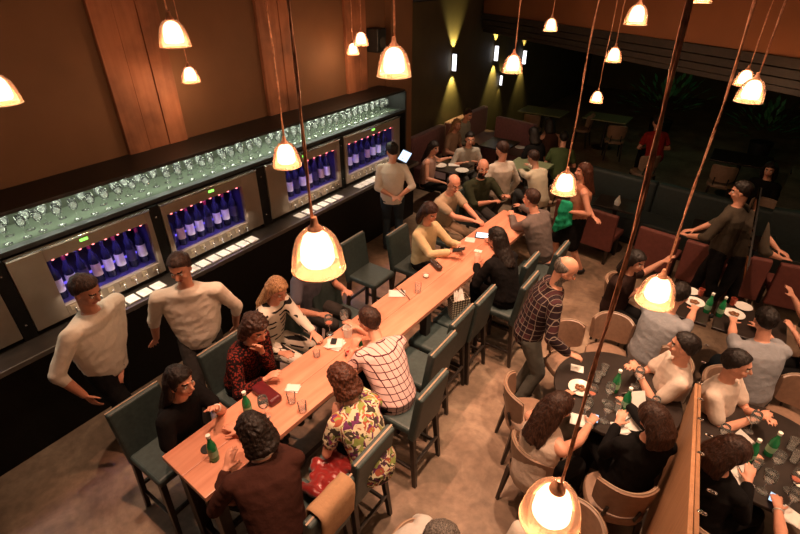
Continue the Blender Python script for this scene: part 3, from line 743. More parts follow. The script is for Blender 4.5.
m=MB(); m.tube([(-.09,0,.062),(0,.006,.066),(.09,0,.062)],.0035,n=6); m.build('zip',M_chrome,o,smooth='all')
flat('paper_leaflet',z1(458,246),.17,.10,.006,-30,M_paper,'white folded leaflet before the woman in yellow','leaflet')
flat('paper_leaflet',z1(470,240),.12,.12,.005,20,M_paper,'white square leaflet beside the tablet','leaflet')
flat('receipt',z1(478,251),.09,.06,.003,10,M_paper,'small white slip nearest the tablet and the woman in black','paper')
tb=flat('tablet',z1(483,236),.19,.16,.01,20,M_blk,'tablet with bright white screen lying on the long table','tablet',.004); m=MB(); m.box(-.08,.08,-.065,.065,.0102,.0115); m.build('screen',emis('tablet_white',(.9,.93,1.),1.6),tb)
for i in range(5):
    m=MB(); m.box(-.06,.02,.04-i*.02,.046-i*.02,.0116,.012); m.build('text_line',M_blk,tb)
# dark red clutch
m=MB(); m.box(-.13,.13,-.055,.055,0,.06); o=tag(m.build('clutch_bag',mat('dark_red_leather',(.10,.008,.012),.35,var=.2),bevel=.022,loc=z1(267,396),rz=rad(-5),seg=3),'dark red clutch bag on the long table','bag')
m=MB(); m.box(-.012,.012,-.059,-.054,.03,.05); m.build('clasp',M_chrome,o)
# patterned shopping bag on stool
def tex_bag():
    m,nt,b=nodes('latticed_bag_paper'); N=nt.nodes;L=nt.links; tc=N.new('ShaderNodeTexCoord'); br=N.new('ShaderNodeTexVoronoi'); br.inputs['Scale'].default_value=34; br.inputs['Randomness'].default_value=0
    L.new(tc.outputs['Object'],br.inputs['Vector']); cr=ramp(N,[(.36,(.75,.66,.5)),(.38,(.06,.035,.025))],'CONSTANT'); L.new(br.outputs['Distance'],cr.inputs['Fac']); L.new(cr.outputs[0],b.inputs['Base Color']); return m
m=MB(); m.add([(-.085,-.055,0),(.085,-.055,0),(.085,.055,0),(-.085,.055,0),(-.10,-.065,.24),(.10,-.065,.24),(.10,.065,.24),(-.10,.065,.24)],[(3,2,1,0),(0,1,5,4),(1,2,6,5),(2,3,7,6),(3,0,4,7)])
bg=m.build('shopping_bag',tex_bag(),loc=(-1.85,3.70,.68),rz=rad(55)); s_=bg.modifiers.new('t','SOLIDIFY'); s_.thickness=.004; tag(bg,'brown and cream latticed shopping bag stuffed with tissue, on an empty stool','bag')
m=MB(); 
for i in range(9): a=i*2.4; c_=V((math.cos(a)*.03,math.sin(a)*.018,.20)); m.add([c_+V((-.03,-.02,0)),c_+V((.03,-.015,.0)),c_+V((.02*math.cos(a),.03,.11+.02*math.sin(a*2))),c_+V((-.03,.0,.07))],[(0,1,2,3)])
m.build('tissue',M_paper,bg)
# beige jacket over stool A, red satin
yA=1.20; xA=SX(yA)
def drape(name,mt,pts_w,loc,rz,label,cat):
    m=MB(); m.rings(pts_w,False); o=m.build(name,mt,smooth='all',loc=loc,rz=rz); s=o.modifiers.new('t','SOLIDIFY'); s.thickness=.012; return tag(o,label,cat)
rows=[]
prof=[(.035,.68),(.05,.85),(.055,1.0),(.055,1.09),(.03,1.118),(-.02,1.122),(-.055,1.10),(-.065,1.0),(-.065,.9),(-.07,.80)]
M=Matrix.Translation((0,-.215,.66))@Matrix.Rotation(rad(8),4,'X')@Matrix.Translation((0,0,-.66))
m=MB(); g=[];nx=12
for (y,z) in prof:
    for i in range(nx+1):
        x=-.14+.30*i/nx; q=M@V((x,y,z)); g.append(q+V((0,math.copysign(.008,y)*(1+noise.noise(V((x*14,z*3,0)))),0)))
m.add(g,[(j*(nx+1)+i,j*(nx+1)+i+1,(j+1)*(nx+1)+i+1,(j+1)*(nx+1)+i) for j in range(len(prof)-1) for i in range(nx)])
o=m.build('jacket',cloth('beige_jacket',(.42,.25,.14)),smooth='all',loc=(xA,yA,0),rz=rad(90)); s=o.modifiers.new('t','SOLIDIFY'); s.thickness=.012; tag(o,'beige jacket folded over the back of the nearest right side stool','jacket')
m=MB()
for i in range(7): m.cap((random.uniform(-.15,.0),-.17+i*.055,.03+random.uniform(0,.03)),(.12,-.15+i*.05,.06+random.uniform(0,.05)),.035,.03)
me=remesh(m,'satin_wrap',.012,2)
disp(me,lambda q: noise.noise(q*16)*.02)
me.materials.append(mat('red_satin',(.20,.010,.009),.3,var=.2,sheen=.3)); o=bpy.data.objects.new('satin_wrap',me); COL.objects.link(o); o.location=(-1.66,1.47,.69); tag(o,'shiny red satin wrap bunched on the stool between the brown sweater and the floral blouse','wrap')
# round table things
zt=.745
r1=lambda u,v: at(u,v,zt)
plate(r1(580,389),'white plate with cutlery on the left side of the round table',.10,M_bread)
fork(lift(r1(582,391),.016),-40,'fork across the left plate of the round table')
napkin(r1(577,369),.11,.09,15,'flat white napkin at the far left edge of the round table',1)
tumbler(r1(597,381),'clear tumbler left of the far green bottle on the round table',.033,.09)
tumbler(r1(603,374),'clear tumbler farthest from the lamp on the round table',.033,.10)
wineglass(r1(589,404),'wine glass with amber drink beside the left plate',M_ros)
bottle(r1(614,391),'green water bottle with white cap in the middle of the round table')
bottle(r1(624,409),'green water bottle beside the folded white menu on the round table')
wineglass(r1(606,402),'empty wine glass between the two green bottles and the left plate')
wineglass(r1(584,418),'empty wine glass near the long haired woman')
wineglass(r1(604,421),'empty wine glass near the lit phone')
wineglass(r1(635,386),'wine glass near the hands of the man in the white t-shirt')
tumbler(r1(617,410),'clear tumbler touching the second green bottle',.033,.09)
m=MB(); M=Matrix.Rotation(rad(60),4,'Y'); m.box(0,.15,-.06,.06,0,.004,Matrix.Rotation(rad(-55),4,'Y')).box(-.15,0,-.06,.06,0,.004,Matrix.Rotation(rad(50),4,'Y')); 
mn=m.build('folded_menu',M_paper,loc=lift(r1(634,402),.0),rz=rad(-50)); mn.location.z=.745; 
for v in mn.data.vertices: v.co.z=abs(v.co.z)
me_=mn.data; zm=max(v.co.z for v in me_.vertices)
for v in me_.vertices: v.co.z=zm-v.co.z
tag(mn,'white folded menu standing like a tent on the round table','menu')
plate(r1(631,421),'white plate with cutlery in front of the woman in black',.115)
fork(lift(r1(630,419),.016),-25,'dark knife across the plate of the woman in black','knife',mt=M_blk)
napkin(r1(620,429),.12,.12,30,'white napkin under the hand of the woman in black',2)
napkin(r1(579,421),.13,.12,10,'white napkin before the long haired woman',2)
wineglass(r1(651,414),'wine glass close to the face of the woman in black',None,.9)
ph=flat('mobile_phone',lift(r1(595,419),.0),.05,.09,.009,10,M_blk,'phone with glowing blue white screen on the round table','phone'); m=MB(); m.box(-.022,.022,-.04,.04,.0092,.0102); m.build('screen',M_screen,ph)
# square table
plate(r1(690,292),'white plate farther on the square table',.085); plate(r1(694,303),'white plate nearer the man in blue',.10,M_bread)
bottle(r1(706,312),'green water bottle on the square table against the mirror')
tumbler(r1(700,295),'red rimmed cup beside the plates of the square table',.03,.08).data.materials[0]=mat('red_cup',(.5,.10,.06),.4)
flat('handbag',at(613,500,0),.20,.12,.14,40,mat('dark_green_bag',(.012,.03,.015),.5),'small dark green bag on the floor near the hanging lamp','bag',.02)
# ------------------------------------------------------------ pendants
def pendant(p,label,sc_=1.,first=[None]):
    p=V(p); 
    if first[0] is None:
        r=empty('pendant_lamp',(0,0,0)); first[0]=r
        m=MB(); m.lathe([(.020,.085),(.045,.075),(.070,.045),(.086,.0),(.094,-.05),(.0965,-.075),(.0945,-.075),(.092,-.05),(.084,.0),(.068,.043),(.044,.072),(.020,.082)],n=40); m.build('shade',M_shade,r,smooth='all')
        m=MB(); m.lathe([(.0,.078),(.024,.074),(.044,.052),(.057,.012),(.060,-.035),(.052,-.05),(.0,-.055)],n=28,closed=False); m.build('diffuser',M_bulb,r,smooth='all')
        m=MB(); m.lathe([(0,.13),(.010,.128),(.014,.10),(.024,.09),(.026,.08),(0,.079)],n=20); m.build('cap',M_copper,r,smooth=True)
        m=MB(); n=90; 
        for ph_ in (0,math.pi):
            pts=[]
            for i in range(n):
                z=.12+i*.04; sw=.008*math.sin(z*2.1)+.004*math.sin(z*7+1); pts.append((sw+.0026*math.cos(z*12+ph_),.006*math.sin(z*3.3)+.0026*math.sin(z*12+ph_),z))
            m.tube(pts,.0038,n=6)
        m.build('cord',M_copper,r,smooth='all')
        m=MB(); m.lathe([(.0945,-.0765),(.0985,-.0745),(.0965,-.071),(.0945,-.0735),(.0945,-.0765)],n=40); m.build('rim',mat('rim_glass',(1.,.75,.5),.2,emit=(1.,.6,.35),es=.0),r,smooth='all')
        r.location=p; o=r
    else: o=dup(first[0],p)
    o.scale=(sc_,)*3; o.rotation_euler.z=p.x*3
    tag(o,label,'pendant lamp','glass pendant lamps')
    l=bpy.data.lights.new('pendant_light','POINT'); l.energy=LAMP; l.color=(1.,.60,.33); l.shadow_soft_size=.03
    lo=bpy.data.objects.new('pendant_light',l); COL.objects.link(lo); lo.location=p+V((0,0,-.085*sc_-.02))
LAMP=5.8
PD=[(317,250,54,'over the close half of the long table'),(553,505,60,'largest, at the bottom of the picture over the dining chairs'),(658,290,36,'hanging beside the head of the man in light blue'),
 (565,183,25,'hanging beside the woman with the green wrap'),(752,91,26,'larger of the pair at the right edge'),(745,78,18,'smaller of the pair at the right edge'),(394,62,34,'hanging before the end of the bar shelf'),
 (286,155,28,'hanging in front of the wine glass shelf'),(173,34,30,'hanging before the widest plank pillar'),(190,75,18,'small, low beside the widest plank pillar'),(-2,90,34,'cut off by the left edge'),
 (513,64,20,'hanging before the dark back wall with sconces'),(637,15,22,'hanging below the brown soffit, near top right of centre'),(614,55,16,'hanging just under the pair of long cords right of centre'),(597,97,13,'tiniest, lowest in the dark back room'),
 (361,39,15,'upper of the small pair by the loudspeaker'),(353,49,13,'lower of the small pair by the loudspeaker'),(551,25,14,'small, hanging at the dark beam'),(702,-7,22,'cut off by the top edge')]
for u,v,w,l in PD:
    s_=1.
    p=atd(u,v,w,.19)
    if p.x<-4.75: s_=(-4.75)/p.x; p=V((0,0,H))+(p-V((0,0,H)))*s_
    pendant(p,'warm glowing glass pendant lamp, '+l,s_)
# ------------------------------------------------------------ sconces, banquettes, dim back room
def sconce(p,label,e=7,sz=1.):
    r=empty('wall_sconce',p,0,label,'wall light','wall sconces in the back room')
    m=MB(); m.box(0,.09*sz,-.045*sz,.045*sz,-.17*sz,.17*sz); m.build('housing',M_blk,r,bevel=.004)
    m=MB(); m.box(.015,.105*sz,-.052*sz,-.046*sz,-.16*sz,.16*sz); m.build('diffuser',emis('sconce_white',(.95,.93,1.),2.2) if 'sconce_white' not in bpy.data.materials else bpy.data.materials['sconce_white'],r)
    for sg in (1,-1):
        l=bpy.data.lights.new('sconce_beam','SPOT'); l.energy=e; l.color=(1.,.78,.22); l.spot_size=rad(75); l.spot_blend=.7; l.shadow_soft_size=.02
        o=bpy.data.objects.new('sconce_beam',l); COL.objects.link(o); o.location=V(p)+V((.10*sz,0,sg*.20*sz)); o.rotation_euler=(0,rad(16) if sg<0 else rad(164),0)
sconce(atx(453,62,-5.29),'white fronted wall sconce nearest the bar corner',60)
sconce(atx(495,53,-5.29),'second wall sconce along the dark wall',60)
sconce(atx(500,80,-5.29),'small lone wall light low behind the hanging lamp',2,.7)
sconce(atx(523,57,-5.29),'third wall sconce, dim and farthest along the dark wall',30)
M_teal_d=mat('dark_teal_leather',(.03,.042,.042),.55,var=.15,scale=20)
def couch(name,mt,a,b,h,depth,seatd,label):
    """bench with back along a->b, seat to the right of that direction"""
    a=V((a[0],a[1],0)); b=V((b[0],b[1],0)); L_=(b-a).length; an=math.atan2((b-a).y,(b-a).x)
    r=empty(name,a,an,label,'banquette')
    m=MB(); m.box(0,L_,-seatd,0,.12,.44); m.build('seat',mt,r,bevel=.03,seg=3)
    m=MB(); n=max(1,round(L_/1.3))
    for i in range(n): m.box(i*L_/n+.004,(i+1)*L_/n-.004,0,depth,.12,h)
    m.build('backrest',mt,r,bevel=.04,seg=3)
    m=MB(); m.box(.02,L_-.02,-seatd+.05,depth-.03,0,.12); m.build('plinth',M_blk,r)
    return r
couch('banquette',M_purple,(-5.12,9.0),(-5.12,7.72),1.0,.16,.5,'dusty purple banquette against the dark wall nearest the bar corner').rotation_euler.z=rad(90)
bpy.data.objects['banquette'].location=(-5.10,7.72,0)
couch('banquette',M_purple,(-5.10,9.15),(-5.10,11.0),1.0,.16,.5,'dusty purple banquette along the dark wall, second from the bar')
couch('banquette',M_purple,(-4.55,10.2),(-3.55,10.0),1.0,.14,.5,'short dusty purple banquette jutting out beyond the seated couple')
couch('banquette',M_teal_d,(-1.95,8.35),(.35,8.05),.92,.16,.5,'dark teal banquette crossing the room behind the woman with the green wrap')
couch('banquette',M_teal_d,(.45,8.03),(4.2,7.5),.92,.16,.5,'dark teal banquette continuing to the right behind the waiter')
def boxchair(p,w,label):
    r=empty('lounge_chair',(p[0],p[1],0),rad(8),label,'chair','maroon chairs facing the teal banquette')
    r.rotation_euler.z=rad(-8)
    m=MB(); m.box(-w/2,w/2,-.03,.05,.22,.80); m.build('backrest',M_maroon,r,bevel=.02)
    m=MB(); m.box(-w/2,w/2,.04,.42,.36,.45); m.build('seat',M_maroon,r,bevel=.02)
    for sx in (-1,1):
        for y in (0,.38):
            m=MB(); m.box(sx*(w/2-.05)-.02,sx*(w/2-.05)+.02,y-.02,y+.02,0,.36); m.build('leg',M_dwood,r)
boxchair((-1.50,6.95),.95,'maroon box backed chair partly behind the woman with the green wrap')
boxchair((-.46,6.72),.52,'maroon box backed chair to the right of the woman with the green wrap')
boxchair((.12,6.66),.5,'maroon box backed chair beyond the woman with raised hands')
boxchair((.70,6.60),.5,'maroon box backed chair directly in front of the waiter')
boxchair((1.30,6.52),.5,'maroon box backed chair to the right of the waiter')
def cone_napkin(p,label):
    m=MB(); m.lathe([(.045,0),(.04,.05),(.02,.12),(.004,.16)],n=9); o=m.build('napkin',M_paper,loc=p); 
    for v in o.data.vertices: v.co.x+=noise.noise(v.co*30)*.02; v.co.y*=.6
    s=o.modifiers.new('t','SOLIDIFY'); s.thickness=.003; tag(o,label,'napkin')
for (x,y,sx,l) in ((-1.2,7.50,.3,'left'),(.15,7.36,.3,'middle'),(.85,7.25,.28,'right')):
    round_table(V((x,y,0)),.3,'small dark square table before the teal banquette, '+l+' of three',sq=(sx,.24))
cone_napkin((-1.18,7.42,.747),'white napkin folded upright on the left small dark table'); cone_napkin((.11,7.40,.747),'white napkin folded upright on the dark table in front of the waiter'); cone_napkin((.72,7.28,.747),'white napkin folded upright on the right small dark table')
# back left tables
def btable(p,label,sq,mt=None):
    t=round_table(V((p[0],p[1],0)),.3,label,sq=sq)
    if mt:
        for c in t.children:
            if c.name.startswith('table_top'): c.data.materials[0]=mt
    return t
M_ltop=mat('pale_table_top',(.22,.24,.13),.3); 
btable((-4.15,7.45),'small table with lit menu and plates before the nearest purple banquette',(.35,.3))
btable((-3.95,9.2),'table before the couple on the purple banquette',(.3,.35))
btable((-2.95,8.3),'glossy olive table by the couple in the back room',(.35,.35),M_ltop)
btable((-4.2,12.3),'pale lit table under the dark wall far back',(.55,.35),M_ltop)
btable((-2.7,12.6),'dim pale table far back, right of the lit one',(.5,.35),M_ltop)
btable((.2,11.0),'dim table in the dark centre of the back room',(.5,.4))
btable((1.8,9.6),'dim greenish table in the dark at far right',(.5,.4),M_ltop)
plate(at(440,166,.75),'white plate before the woman on the nearest purple banquette',.12); plate(at(462,171,.75),'white plate before the man in the pale shirt',.12)
flat('menu',at(454,165,.75),.2,.14,.006,30,M_paper,'white menu lying on the table of the man in the pale shirt','menu')
plate(at(520,148,.75),'small plate on the glossy olive table',.1); 
for i,(x,y,rz,l) in enumerate(((-4.2,11.7,0,'before the pale lit table far back'),(-3.2,12.4,90,'between the two pale tables far back'),(-2.3,11.9,20,'at the dim pale table far back'),(-1.3,10.1,40,'under the dim seated woman in the back room'),(.0,10.3,0,'in the dark centre of the back room'),(1.2,9.4,-60,'in the dark near the greenish table'),(2.4,9.3,60,'on the far right side of the greenish table'))):
    inst(ch0,uc,(x,y,0),rad(rz),'dim taupe leather chair '+l,'chair','chairs in the dark back room')
chair((-2.35,7.72),(-3.2,7.9),'taupe chair under the man in the pale shirt seen from behind')
# leafy plants put where dim green shows, tinted by added green lamps
def plant(p,label,s=1.):
    r=empty('potted_plant',p,0,label,'plant'); m=MB(); m.lathe([(0,0),(.14*s,0),(.18*s,.35*s),(.16*s,.35*s),(.0,.32*s)],n=16); m.build('pot',M_blk,r,smooth=True)
    m=MB(); rnd=random.Random(p[0]*100)
    for i in range(90):
        a=rnd.uniform(0,6.28); e=rnd.uniform(.2,1.4); L_=rnd.uniform(.35,.75)*s; c=V((math.cos(a)*math.cos(e),math.sin(a)*math.cos(e),math.sin(e))); q=V((0,0,.4*s))+c*L_
        x,y,d=basis(c); w=.035*s; m.add([q-c*.09*s,q+x*w,q+c*.1*s-V((0,0,.03)),q-x*w],[(0,1,2,3)])
    m.build('foliage',mat('green_leaves',(.05,.16,.06),.5,var=.4),r)
    for i in range(6):
        pass
    return r
plant((-1.7,14.0,0),'leafy plant faintly lit green in the dark distance',1.5); plant((.5,13.6,0),'second leafy plant lit green, right of the other',1.3); plant((2.6,10.6,0),'leafy plant in the dark at the far right',1.2)
def pl(name,loc,e,col,size=.1):
    l=bpy.data.lights.new(name,'POINT'); l.energy=e; l.color=col; l.shadow_soft_size=size; o=bpy.data.objects.new(name,l); COL.objects.link(o); o.location=loc
pl('added_green_light',(-1.2,13.0,2.3),3,(.45,1.,.6)); pl('added_green_light',(2.3,9.9,2.3),1.5,(.6,1.,.4))  # added point lamps without a fitting, they tint the plants green
# barman's screen
r=empty('bar_terminal',at(407,176,1.15)*1,rad(0),'glowing point of sale screen beside the barman','screen')
r.location=(-4.35,6.35,1.0)
m=MB(); m.box(-.03,.03,-.03,.03,0,.16); m.build('stand',M_blk,r); 
m=MB(); M=Matrix.Translation((0,0,.19))@Matrix.Rotation(rad(-20),4,'Z')@Matrix.Rotation(rad(50),4,'X'); m.box(-.13,.13,-.10,.10,-.012,.0,M); m.build('screen_case',M_blk,r)
m=MB(); m.box(-.118,.118,-.086,.086,.001,.004,M); m.build('display',M_screen,r)
# ------------------------------------------------------------ the people
T=lambda u,v,z=1.04: at(u,v,z)
blackc=cloth('black',(.007,.006,.006)); whitec=cloth('white',(.74,.64,.54)); jeans=cloth('jeans',(.035,.05,.065)); dgrey=cloth('dark_grey',(.05,.045,.042)); khaki=cloth('khaki',(.28,.20,.13)); gjeans=cloth('grey_jeans',(.13,.13,.115))
def necklace(root,loc,hp,A,G,HM,s):
    m=MB(); pts=[hp(math.cos(a)*.085,math.sin(a)*.075-.01,-.135+.02*math.sin(a)) for a in [i*2*math.pi/24 for i in range(25)]]; m.tube(pts,.009,n=6); m.build('necklace',mat('silver_band',(.6,.56,.5),.35,metal=.3),root,smooth='all')
def bracelet(root,loc,hp,A,G,HM,s,sg=1):
    S,E_,Tt,d,n=A[sg]; m=MB(); c=Tt-(Tt-E_).normalized()*.02; x,y,_=basis(Tt-E_); m.tube([c+(x*math.cos(a)+y*math.sin(a))*.028 for a in [i*math.pi/8 for i in range(17)]],.005,n=6); m.build('bracelet',mat('silver_band',(.6,.56,.5),.35,metal=.3),root,smooth='all')
def watchL(*a): bracelet(*a,sg=-1)
def belt(root,loc,hp,A,G,HM,s):
    z=(G[1][0].z+.115); m=MB(); m.lathe([(.178*s,z),(.180*s,z+.035)],n=24); o=m.build('belt',M_blk,root,smooth='all'); o.scale=(1,.76,1)
def phone(col=M_blk,sg=1,lit=False):
    def f(root,loc,hp,A,G,HM,s):
        S,E_,Tt,d,n=A[sg]; p=Tt+d*.10+V((0,0,.02)); m=MB(); x,y,_=basis(d); Mx=Matrix.Translation(p)@Matrix((x,d,y)).transposed().to_4x4(); m.box(-.035,.035,-.07,.07,-.004,.004,Mx)
        o=m.build('held_phone',col,bevel=.002); o.parent=None; o.matrix_world=Matrix.Translation(root.location)@Matrix.Rotation(root.rotation_euler.z,4,'Z'); tag(o,'phone held in the hand of the woman in the yellow blouse','phone')
    return f
person('woman in black lace top, dark hair, elbow on the close corner of the long table',at(181,382,1.40),-70,yaw=-8,pitch=5,s=.95,hair='long',hc='black',top=blackc,sleeve='short',bottom=blackc,LH=T(216,408,1.16),RH=None,extra=watchL,curl=.9)
person('person in dark red dotted shirt with chin on one hand, beside the striped blouse',at(256,329,1.38),-80,yaw=-15,pitch=22,s=.98,hair='curly',hc='brown',top=pattern('red_dotted','dots',(.17,.020,.013),(.010,.002,.002)),sleeve='long',bottom=blackc,RH=T(264,380),LH=T(262,352,1.20),curl=.6)
person('blonde woman in white blouse with black dashes, looking down',at(278,290,1.38),-78,yaw=-22,pitch=25,s=.95,hair='long',hc='blonde',top=pattern('white_dashed','stripes',(.70,.64,.55),(.012,.012,.012)),sleeve='long',bottom=pattern('white_dashed2','stripes',(.70,.64,.55),(.012,.012,.012)),RH=T(292,360,1.0)+V((-.15,0,0)),LH=T(318,338))
person('man in grey blue t-shirt whose head is behind the hanging lamp',at(313,254,1.43),-85,yaw=-10,pitch=15,hair='short',hc='brown',top=cloth('grey_blue',(.13,.125,.16)),sleeve='short',bottom=dgrey,LH=T(345,290,1.0),RH=T(325,318,1.0)+V((-.1,0,0)),wide=1.1)
person('woman in pale yellow blouse with wavy brown hair, looking at her phone',at(430,213,1.41),-95,yaw=-12,pitch=25,s=.95,hair='bob',hc='brown',top=cloth('pale_yellow',(.72,.58,.34)),sleeve='long',bottom=blackc,LH=T(459,245,1.08),RH=T(450,252,1.08),extra=phone(),curl=.8)
person('balding man in beige shirt, hands together on the table',at(454,184,1.42),-100,yaw=-22,pitch=22,hair='bald',hc='brown',top=cloth('beige_shirt',(.40,.31,.21)),sleeve='short',bottom=khaki,LH=T(478,219,1.05),RH=T(473,221,1.05),wide=1.12,curl=.8,collar=True)
person('bearded bald man in dark olive shirt at the far left corner of the long table',at(483,168,1.44),-120,yaw=-22,pitch=12,hair='bald',hc='black',top=cloth('dark_olive',(.038,.045,.025)),sleeve='half',bottom=dgrey,LH=T(506,196,1.10),RH=T(490,202,1.05),wide=1.15,beard=True,curl=.9,collar=True)
person('man in grey shirt at the far right end of the long table, facing left',at(531,199,1.40),75,yaw=8,pitch=10,hair='short',hc='brown',top=cloth('grey_shirt',(.14,.115,.105)),sleeve='long',bottom=khaki,LH=T(512,216,1.05),RH=T(518,205,1.05),wide=1.15,curl=.6,collar=True)
person('woman in black with long straight dark hair, palm flat on the long table',at(496,238,1.36),68,yaw=15,pitch=12,s=.95,hair='long',hc='black',top=blackc,sleeve='long',bottom=blackc,LH=T(477,264,1.04),RH=T(490,240,1.04),curl=.1)
person('man in white shirt with dark windowpane checks, leaning over the long table',at(369,321,1.27),68,yaw=25,pitch=18,hair='short',hc='brown',top=pattern('windowpane','check',(.70,.48,.45),(.08,.02,.03)),sleeve='half',bottom=blackc,LH=T(352,352,1.05),RH=T(358,328,1.05),wide=1.1,curl=.7,collar=True)
person('woman in colourful floral blouse with auburn hair',at(342,380,1.28),72,yaw=10,pitch=25,s=.94,hair='curly',hc='auburn',top=pattern('floral','floral',(1,1,1),(0,0,0)),sleeve='short',bottom=blackc,LH=T(318,410,.98)+V((.16,0,0)),RH=T(335,375,1.0))
person('woman in dark brown sweater and silver necklace with curly dark hair',at(254,432,1.33),62,yaw=25,pitch=22,s=.97,hair='curly',hc='black',top=cloth('dark_brown_knit',(.050,.018,.013)),sleeve='long',bottom=blackc,LH=T(226,470,1.05),RH=T(240,432,1.05),wide=1.18,hipz=.74,extra=necklace,curl=.4)
person('balding man standing in dark plaid shirt and grey jeans, looking at the round table',at(566,270,1.60),-62,yaw=-12,pitch=32,mode='stand',hair='bald',hc='grey',beard=True,top=pattern('plaid','plaid',(.020,.009,.012),(.060,.020,.022),(.22,.17,.14)),sleeve='long',bottom=gjeans,RH=at(568,354,.92),lean=.22,wide=1.1,collar=True)
person('woman walking away in dark skirt and black heels with bare shoulders',at(583,172,1.52),125,yaw=0,pitch=0,mode='stand',step=.35,s=.95,hair='long',hc='auburn',top=cloth('nude_top',(.40,.17,.10)),sleeve='none',bottom=blackc,skirt=.95,RH=at(599,228,.85),LH=at(572,212,1.0),vox=.009)
person('staff member in white shirt and black trousers at the left, sleeve cuffs rolled',at(86,291,1.74),-68,yaw=0,pitch=25,s=1.06,mode='stand',step=.55,hair='short',hc='brown',skin=SK2,top=whitec,sleeve='half',bottom=blackc,LH=at(122,372,.90),lean=.10,wide=1.34,collar=True)
person('staff member in white shirt beside the bar, walking behind the woman in black lace',at(180,268,1.72),-130,yaw=-15,pitch=20,mode='stand',step=.5,s=1.04,hair='short',hc='brown',skin=SK2,top=whitec,sleeve='half',bottom=dgrey,RH=at(156,345,.85),LH=at(236,325,.95),wide=1.3,collar=True)
person('barman in white shirt and blue jeans standing at the end of the bar',at(392,151,1.58),35,yaw=30,pitch=18,mode='stand',hair='short',hc='black',top=whitec,sleeve='half',bottom=jeans,LH=at(392,196,1.0),RH=at(400,196,1.0),vox=.009,collar=True)
person('waiter in dark grey shirt walking in the dim area at right',at(741,192,1.66),70,yaw=20,pitch=15,mode='stand',step=.4,hair='short',hc='black',top=cloth('dim_grey_shirt',(.07,.055,.04)),sleeve='half',bottom=blackc,LH=V((-.12,6.25,1.05)),RH=V((-.10,6.42,1.05)),vox=.010,wide=1.25)
person('man in pale grey shirt standing just beyond the far end of the long table',at(502,150,1.52),60,yaw=20,pitch=22,mode='stand',hair='short',hc='brown',top=cloth('pale_grey',(.50,.44,.37)),sleeve='long',bottom=dgrey,vox=.010,collar=True)
person('man in cream shirt seen from behind, bent over the olive table in the back room',at(533,158,1.16),65,mode='chair',yaw=15,pitch=25,hair='short',hc='brown',top=cloth('cream_shirt',(.66,.54,.40)),sleeve='long',bottom=dgrey,LH=at(520,170,.80),RH=at(518,160,.80),vox=.011)
person('blonde woman on the purple banquette beside a man in white',at(457,125,1.16),-95,mode='chair',yaw=-30,pitch=5,s=.94,hair='long',hc='blonde',top=cloth('nude_blouse',(.40,.26,.18)),sleeve='short',bottom=blackc,vox=.011)
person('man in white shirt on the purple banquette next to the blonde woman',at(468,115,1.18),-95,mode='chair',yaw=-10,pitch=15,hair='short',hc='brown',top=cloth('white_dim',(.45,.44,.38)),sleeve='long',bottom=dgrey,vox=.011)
person('dark haired man in pale shirt leaning on a small table by the purple banquette',at(470,139,1.20),-135,mode='chair',yaw=-5,pitch=15,hair='short',hc='black',top=cloth('pale_shirt',(.42,.38,.33)),sleeve='half',bottom=dgrey,LH=at(476,162,.80),RH=at(462,163,.80),vox=.011,collar=True)
person('dark haired woman in pale pink top at the near end of the purple banquette',at(434,148,1.16),-80,mode='chair',yaw=-20,pitch=15,s=.93,hair='long',hc='black',top=cloth('pale_pink',(.48,.30,.25)),sleeve='none',bottom=blackc,LH=at(448,158,.80),vox=.011)
person('woman in white sleeveless top with long brown hair, seen from behind at the round table',at(559,407,1.16),-28,mode='chair',yaw=-15,pitch=20,s=.94,hair='long',hc='brown',top=cloth('white_top',(.58,.45,.37)),sleeve='none',bottom=blackc,RH=at(590,424,.80),LH=at(565,395,.80),extra=bracelet)
person('woman in black long sleeved dress with brown bob at the round table by the mirror',at(653,420,1.17),40,mode='chair',hipz=.51,yaw=20,pitch=32,s=.94,hair='bob',hc='brown',top=blackc,sleeve='long',bottom=blackc,LH=at(617,425,.80),RH=at(628,405,.80),twist=-8)
person('man in white t-shirt at the round table against the mirror, looking left',at(688,348,1.19)+V((-.035,0,0)),108,mode='chair',hipz=.50,yaw=-12,pitch=5,hair='short',hc='black',top=cloth('white_tee',(.62,.50,.42)),sleeve='short',bottom=gjeans,LH=at(640,376,.84),RH=at(634,368,.86),extra=watchL,curl=.8)
person('man in light blue shirt at the square table, seen from behind',at(686,297,1.18)+V((-.06,0,0)),-25,mode='chair',yaw=5,pitch=20,hair='short',hc='black',top=cloth('light_blue',(.30,.30,.32)),sleeve='short',bottom=jeans,wide=1.1,LH=at(672,300,.80),RH=at(700,300,.8))
person('woman in dark dress at the square table with raised bare forearms',at(636,262,1.17),-105,mode='chair',yaw=-10,pitch=10,s=.94,hair='bob',hc='black',top=cloth('dark_dress',(.03,.015,.012)),sleeve='short',bottom=blackc,LH=at(662,262,1.0),RH=at(645,287,.82),vox=.009)
person('person in white top at the bottom of the picture under the largest hanging lamp',at(553,526,1.20),178,mode='chair',yaw=0,pitch=15,s=.95,hair='bob',hc='brown',top=cloth('white_blouse',(.66,.55,.46)),sleeve='short',bottom=blackc)
person('person in pale grey hooded top at the bottom edge, mostly out of the picture',at(442,541,1.12),-75,mode='chair',yaw=10,pitch=25,hair='short',hc='grey',top=cloth('pale_hood',(.55,.52,.48)),sleeve='long',bottom=dgrey)
person('woman in black v-neck sitting in the dark at the far right',at(770,170,1.18),160,mode='chair',yaw=10,pitch=10,s=.95,hair='bob',hc='black',top=blackc,sleeve='half',bottom=blackc,vox=.012)
person('person in dim red shirt sitting in the dark centre of the back room',at(657,122,1.15),30,mode='chair',yaw=10,pitch=10,hair='short',hc='black',top=cloth('dim_red',(.30,.02,.015)),sleeve='short',bottom=blackc,vox=.013)
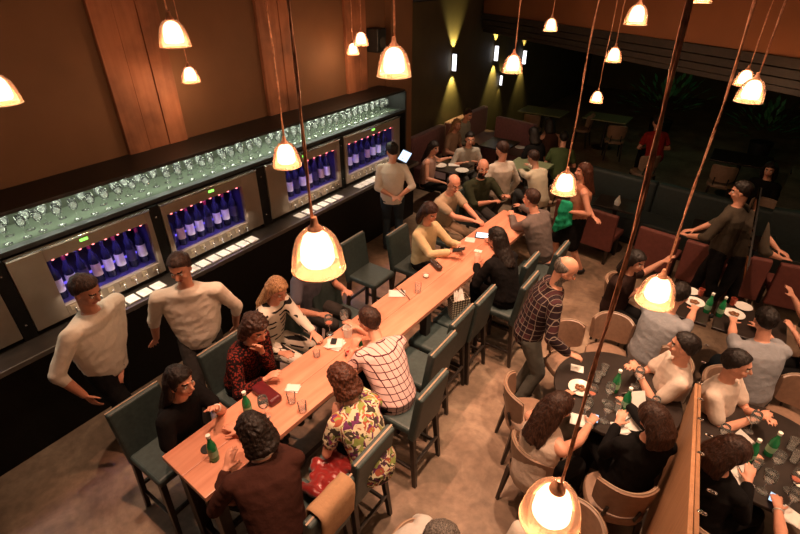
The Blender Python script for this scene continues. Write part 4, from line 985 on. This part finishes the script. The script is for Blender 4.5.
person('dim dark haired woman sitting at the olive table in the back room',at(533,134,1.15),60,mode='chair',yaw=0,pitch=10,s=.95,hair='bob',hc='black',top=blackc,sleeve='short',bottom=blackc,vox=.013)
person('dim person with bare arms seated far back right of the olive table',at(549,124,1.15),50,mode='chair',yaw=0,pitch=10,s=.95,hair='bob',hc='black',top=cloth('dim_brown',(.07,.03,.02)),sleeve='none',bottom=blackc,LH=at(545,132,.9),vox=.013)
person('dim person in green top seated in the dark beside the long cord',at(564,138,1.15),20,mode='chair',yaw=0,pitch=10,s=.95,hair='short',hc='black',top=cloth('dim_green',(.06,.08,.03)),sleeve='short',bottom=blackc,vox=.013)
inst(ch0,uc,(.62,8.6,0),rad(160),'dim taupe leather chair under the woman in black v-neck','chair','chairs in the dark back room')
# green wrap held by the walking woman
m=MB(); 
for i in range(6): m.cap((.02*i-.05,0,.0),(.035*i-.09,.02*(i%2),-.42+.03*i),.035,.045)
me=remesh(m,'green_wrap',.012,2)
disp(me,lambda q: noise.noise(q*14)*.02)
me.materials.append(cloth('emerald',(.02,.35,.18))); o=bpy.data.objects.new('green_wrap',me); COL.objects.link(o); o.location=at(567,203,1.10); tag(o,'emerald green wrap held by the walking woman','wrap')
# ------------------------------------------------------------ ceiling lights (out of frame), added brightening spots and world
def spot(loc,tgt,e,col=(1,.62,.40),size=60,blend=.6,r=.05,name='overhead_spot'):
    l=bpy.data.lights.new(name,'SPOT'); l.energy=e; l.color=col; l.spot_size=rad(size); l.spot_blend=blend; l.shadow_soft_size=r
    o=bpy.data.objects.new(name,l); COL.objects.link(o); o.location=loc; o.rotation_euler=(V(tgt)-V(loc)).to_track_quat('-Z','Y').to_euler()
for y in (1.2,2.7,4.2,5.4): spot((-2.2,y,6.1),(-2.2,y,1),500,size=38,col=(1,.50,.31))
for x,y in ((-.9,1.8),(-.7,3.3),(-.5,5.0)): spot((x,y,6.1),(x+.2,y,0),560,size=50,col=(1,.60,.38))
spot((-3.1,7.2,6.1),(-3.3,7.6,.8),620,size=34,col=(1,.72,.50))  # added spot that brightens the people seated at back left
spot((-2.6,6.2,6.1),(-2.7,6.1,1.),260,size=30,col=(1,.66,.45))  # second added spot, brightens the figures beyond the long table
spot((-3.5,1.4,6.1),(-3.65,1.3,1.2),300,size=30,col=(1,.68,.46))  # added spot over the bar aisle, brightens the white staff shirts
spot((-.2,4.4,6.1),(-.05,4.4,1.),260,size=30,col=(1,.68,.46))
w=bpy.data.worlds.new('world'); sc.world=w; w.use_nodes=True; w.node_tree.nodes['Background'].inputs[0].default_value=(1.,.6,.4,1); w.node_tree.nodes['Background'].inputs[1].default_value=.01
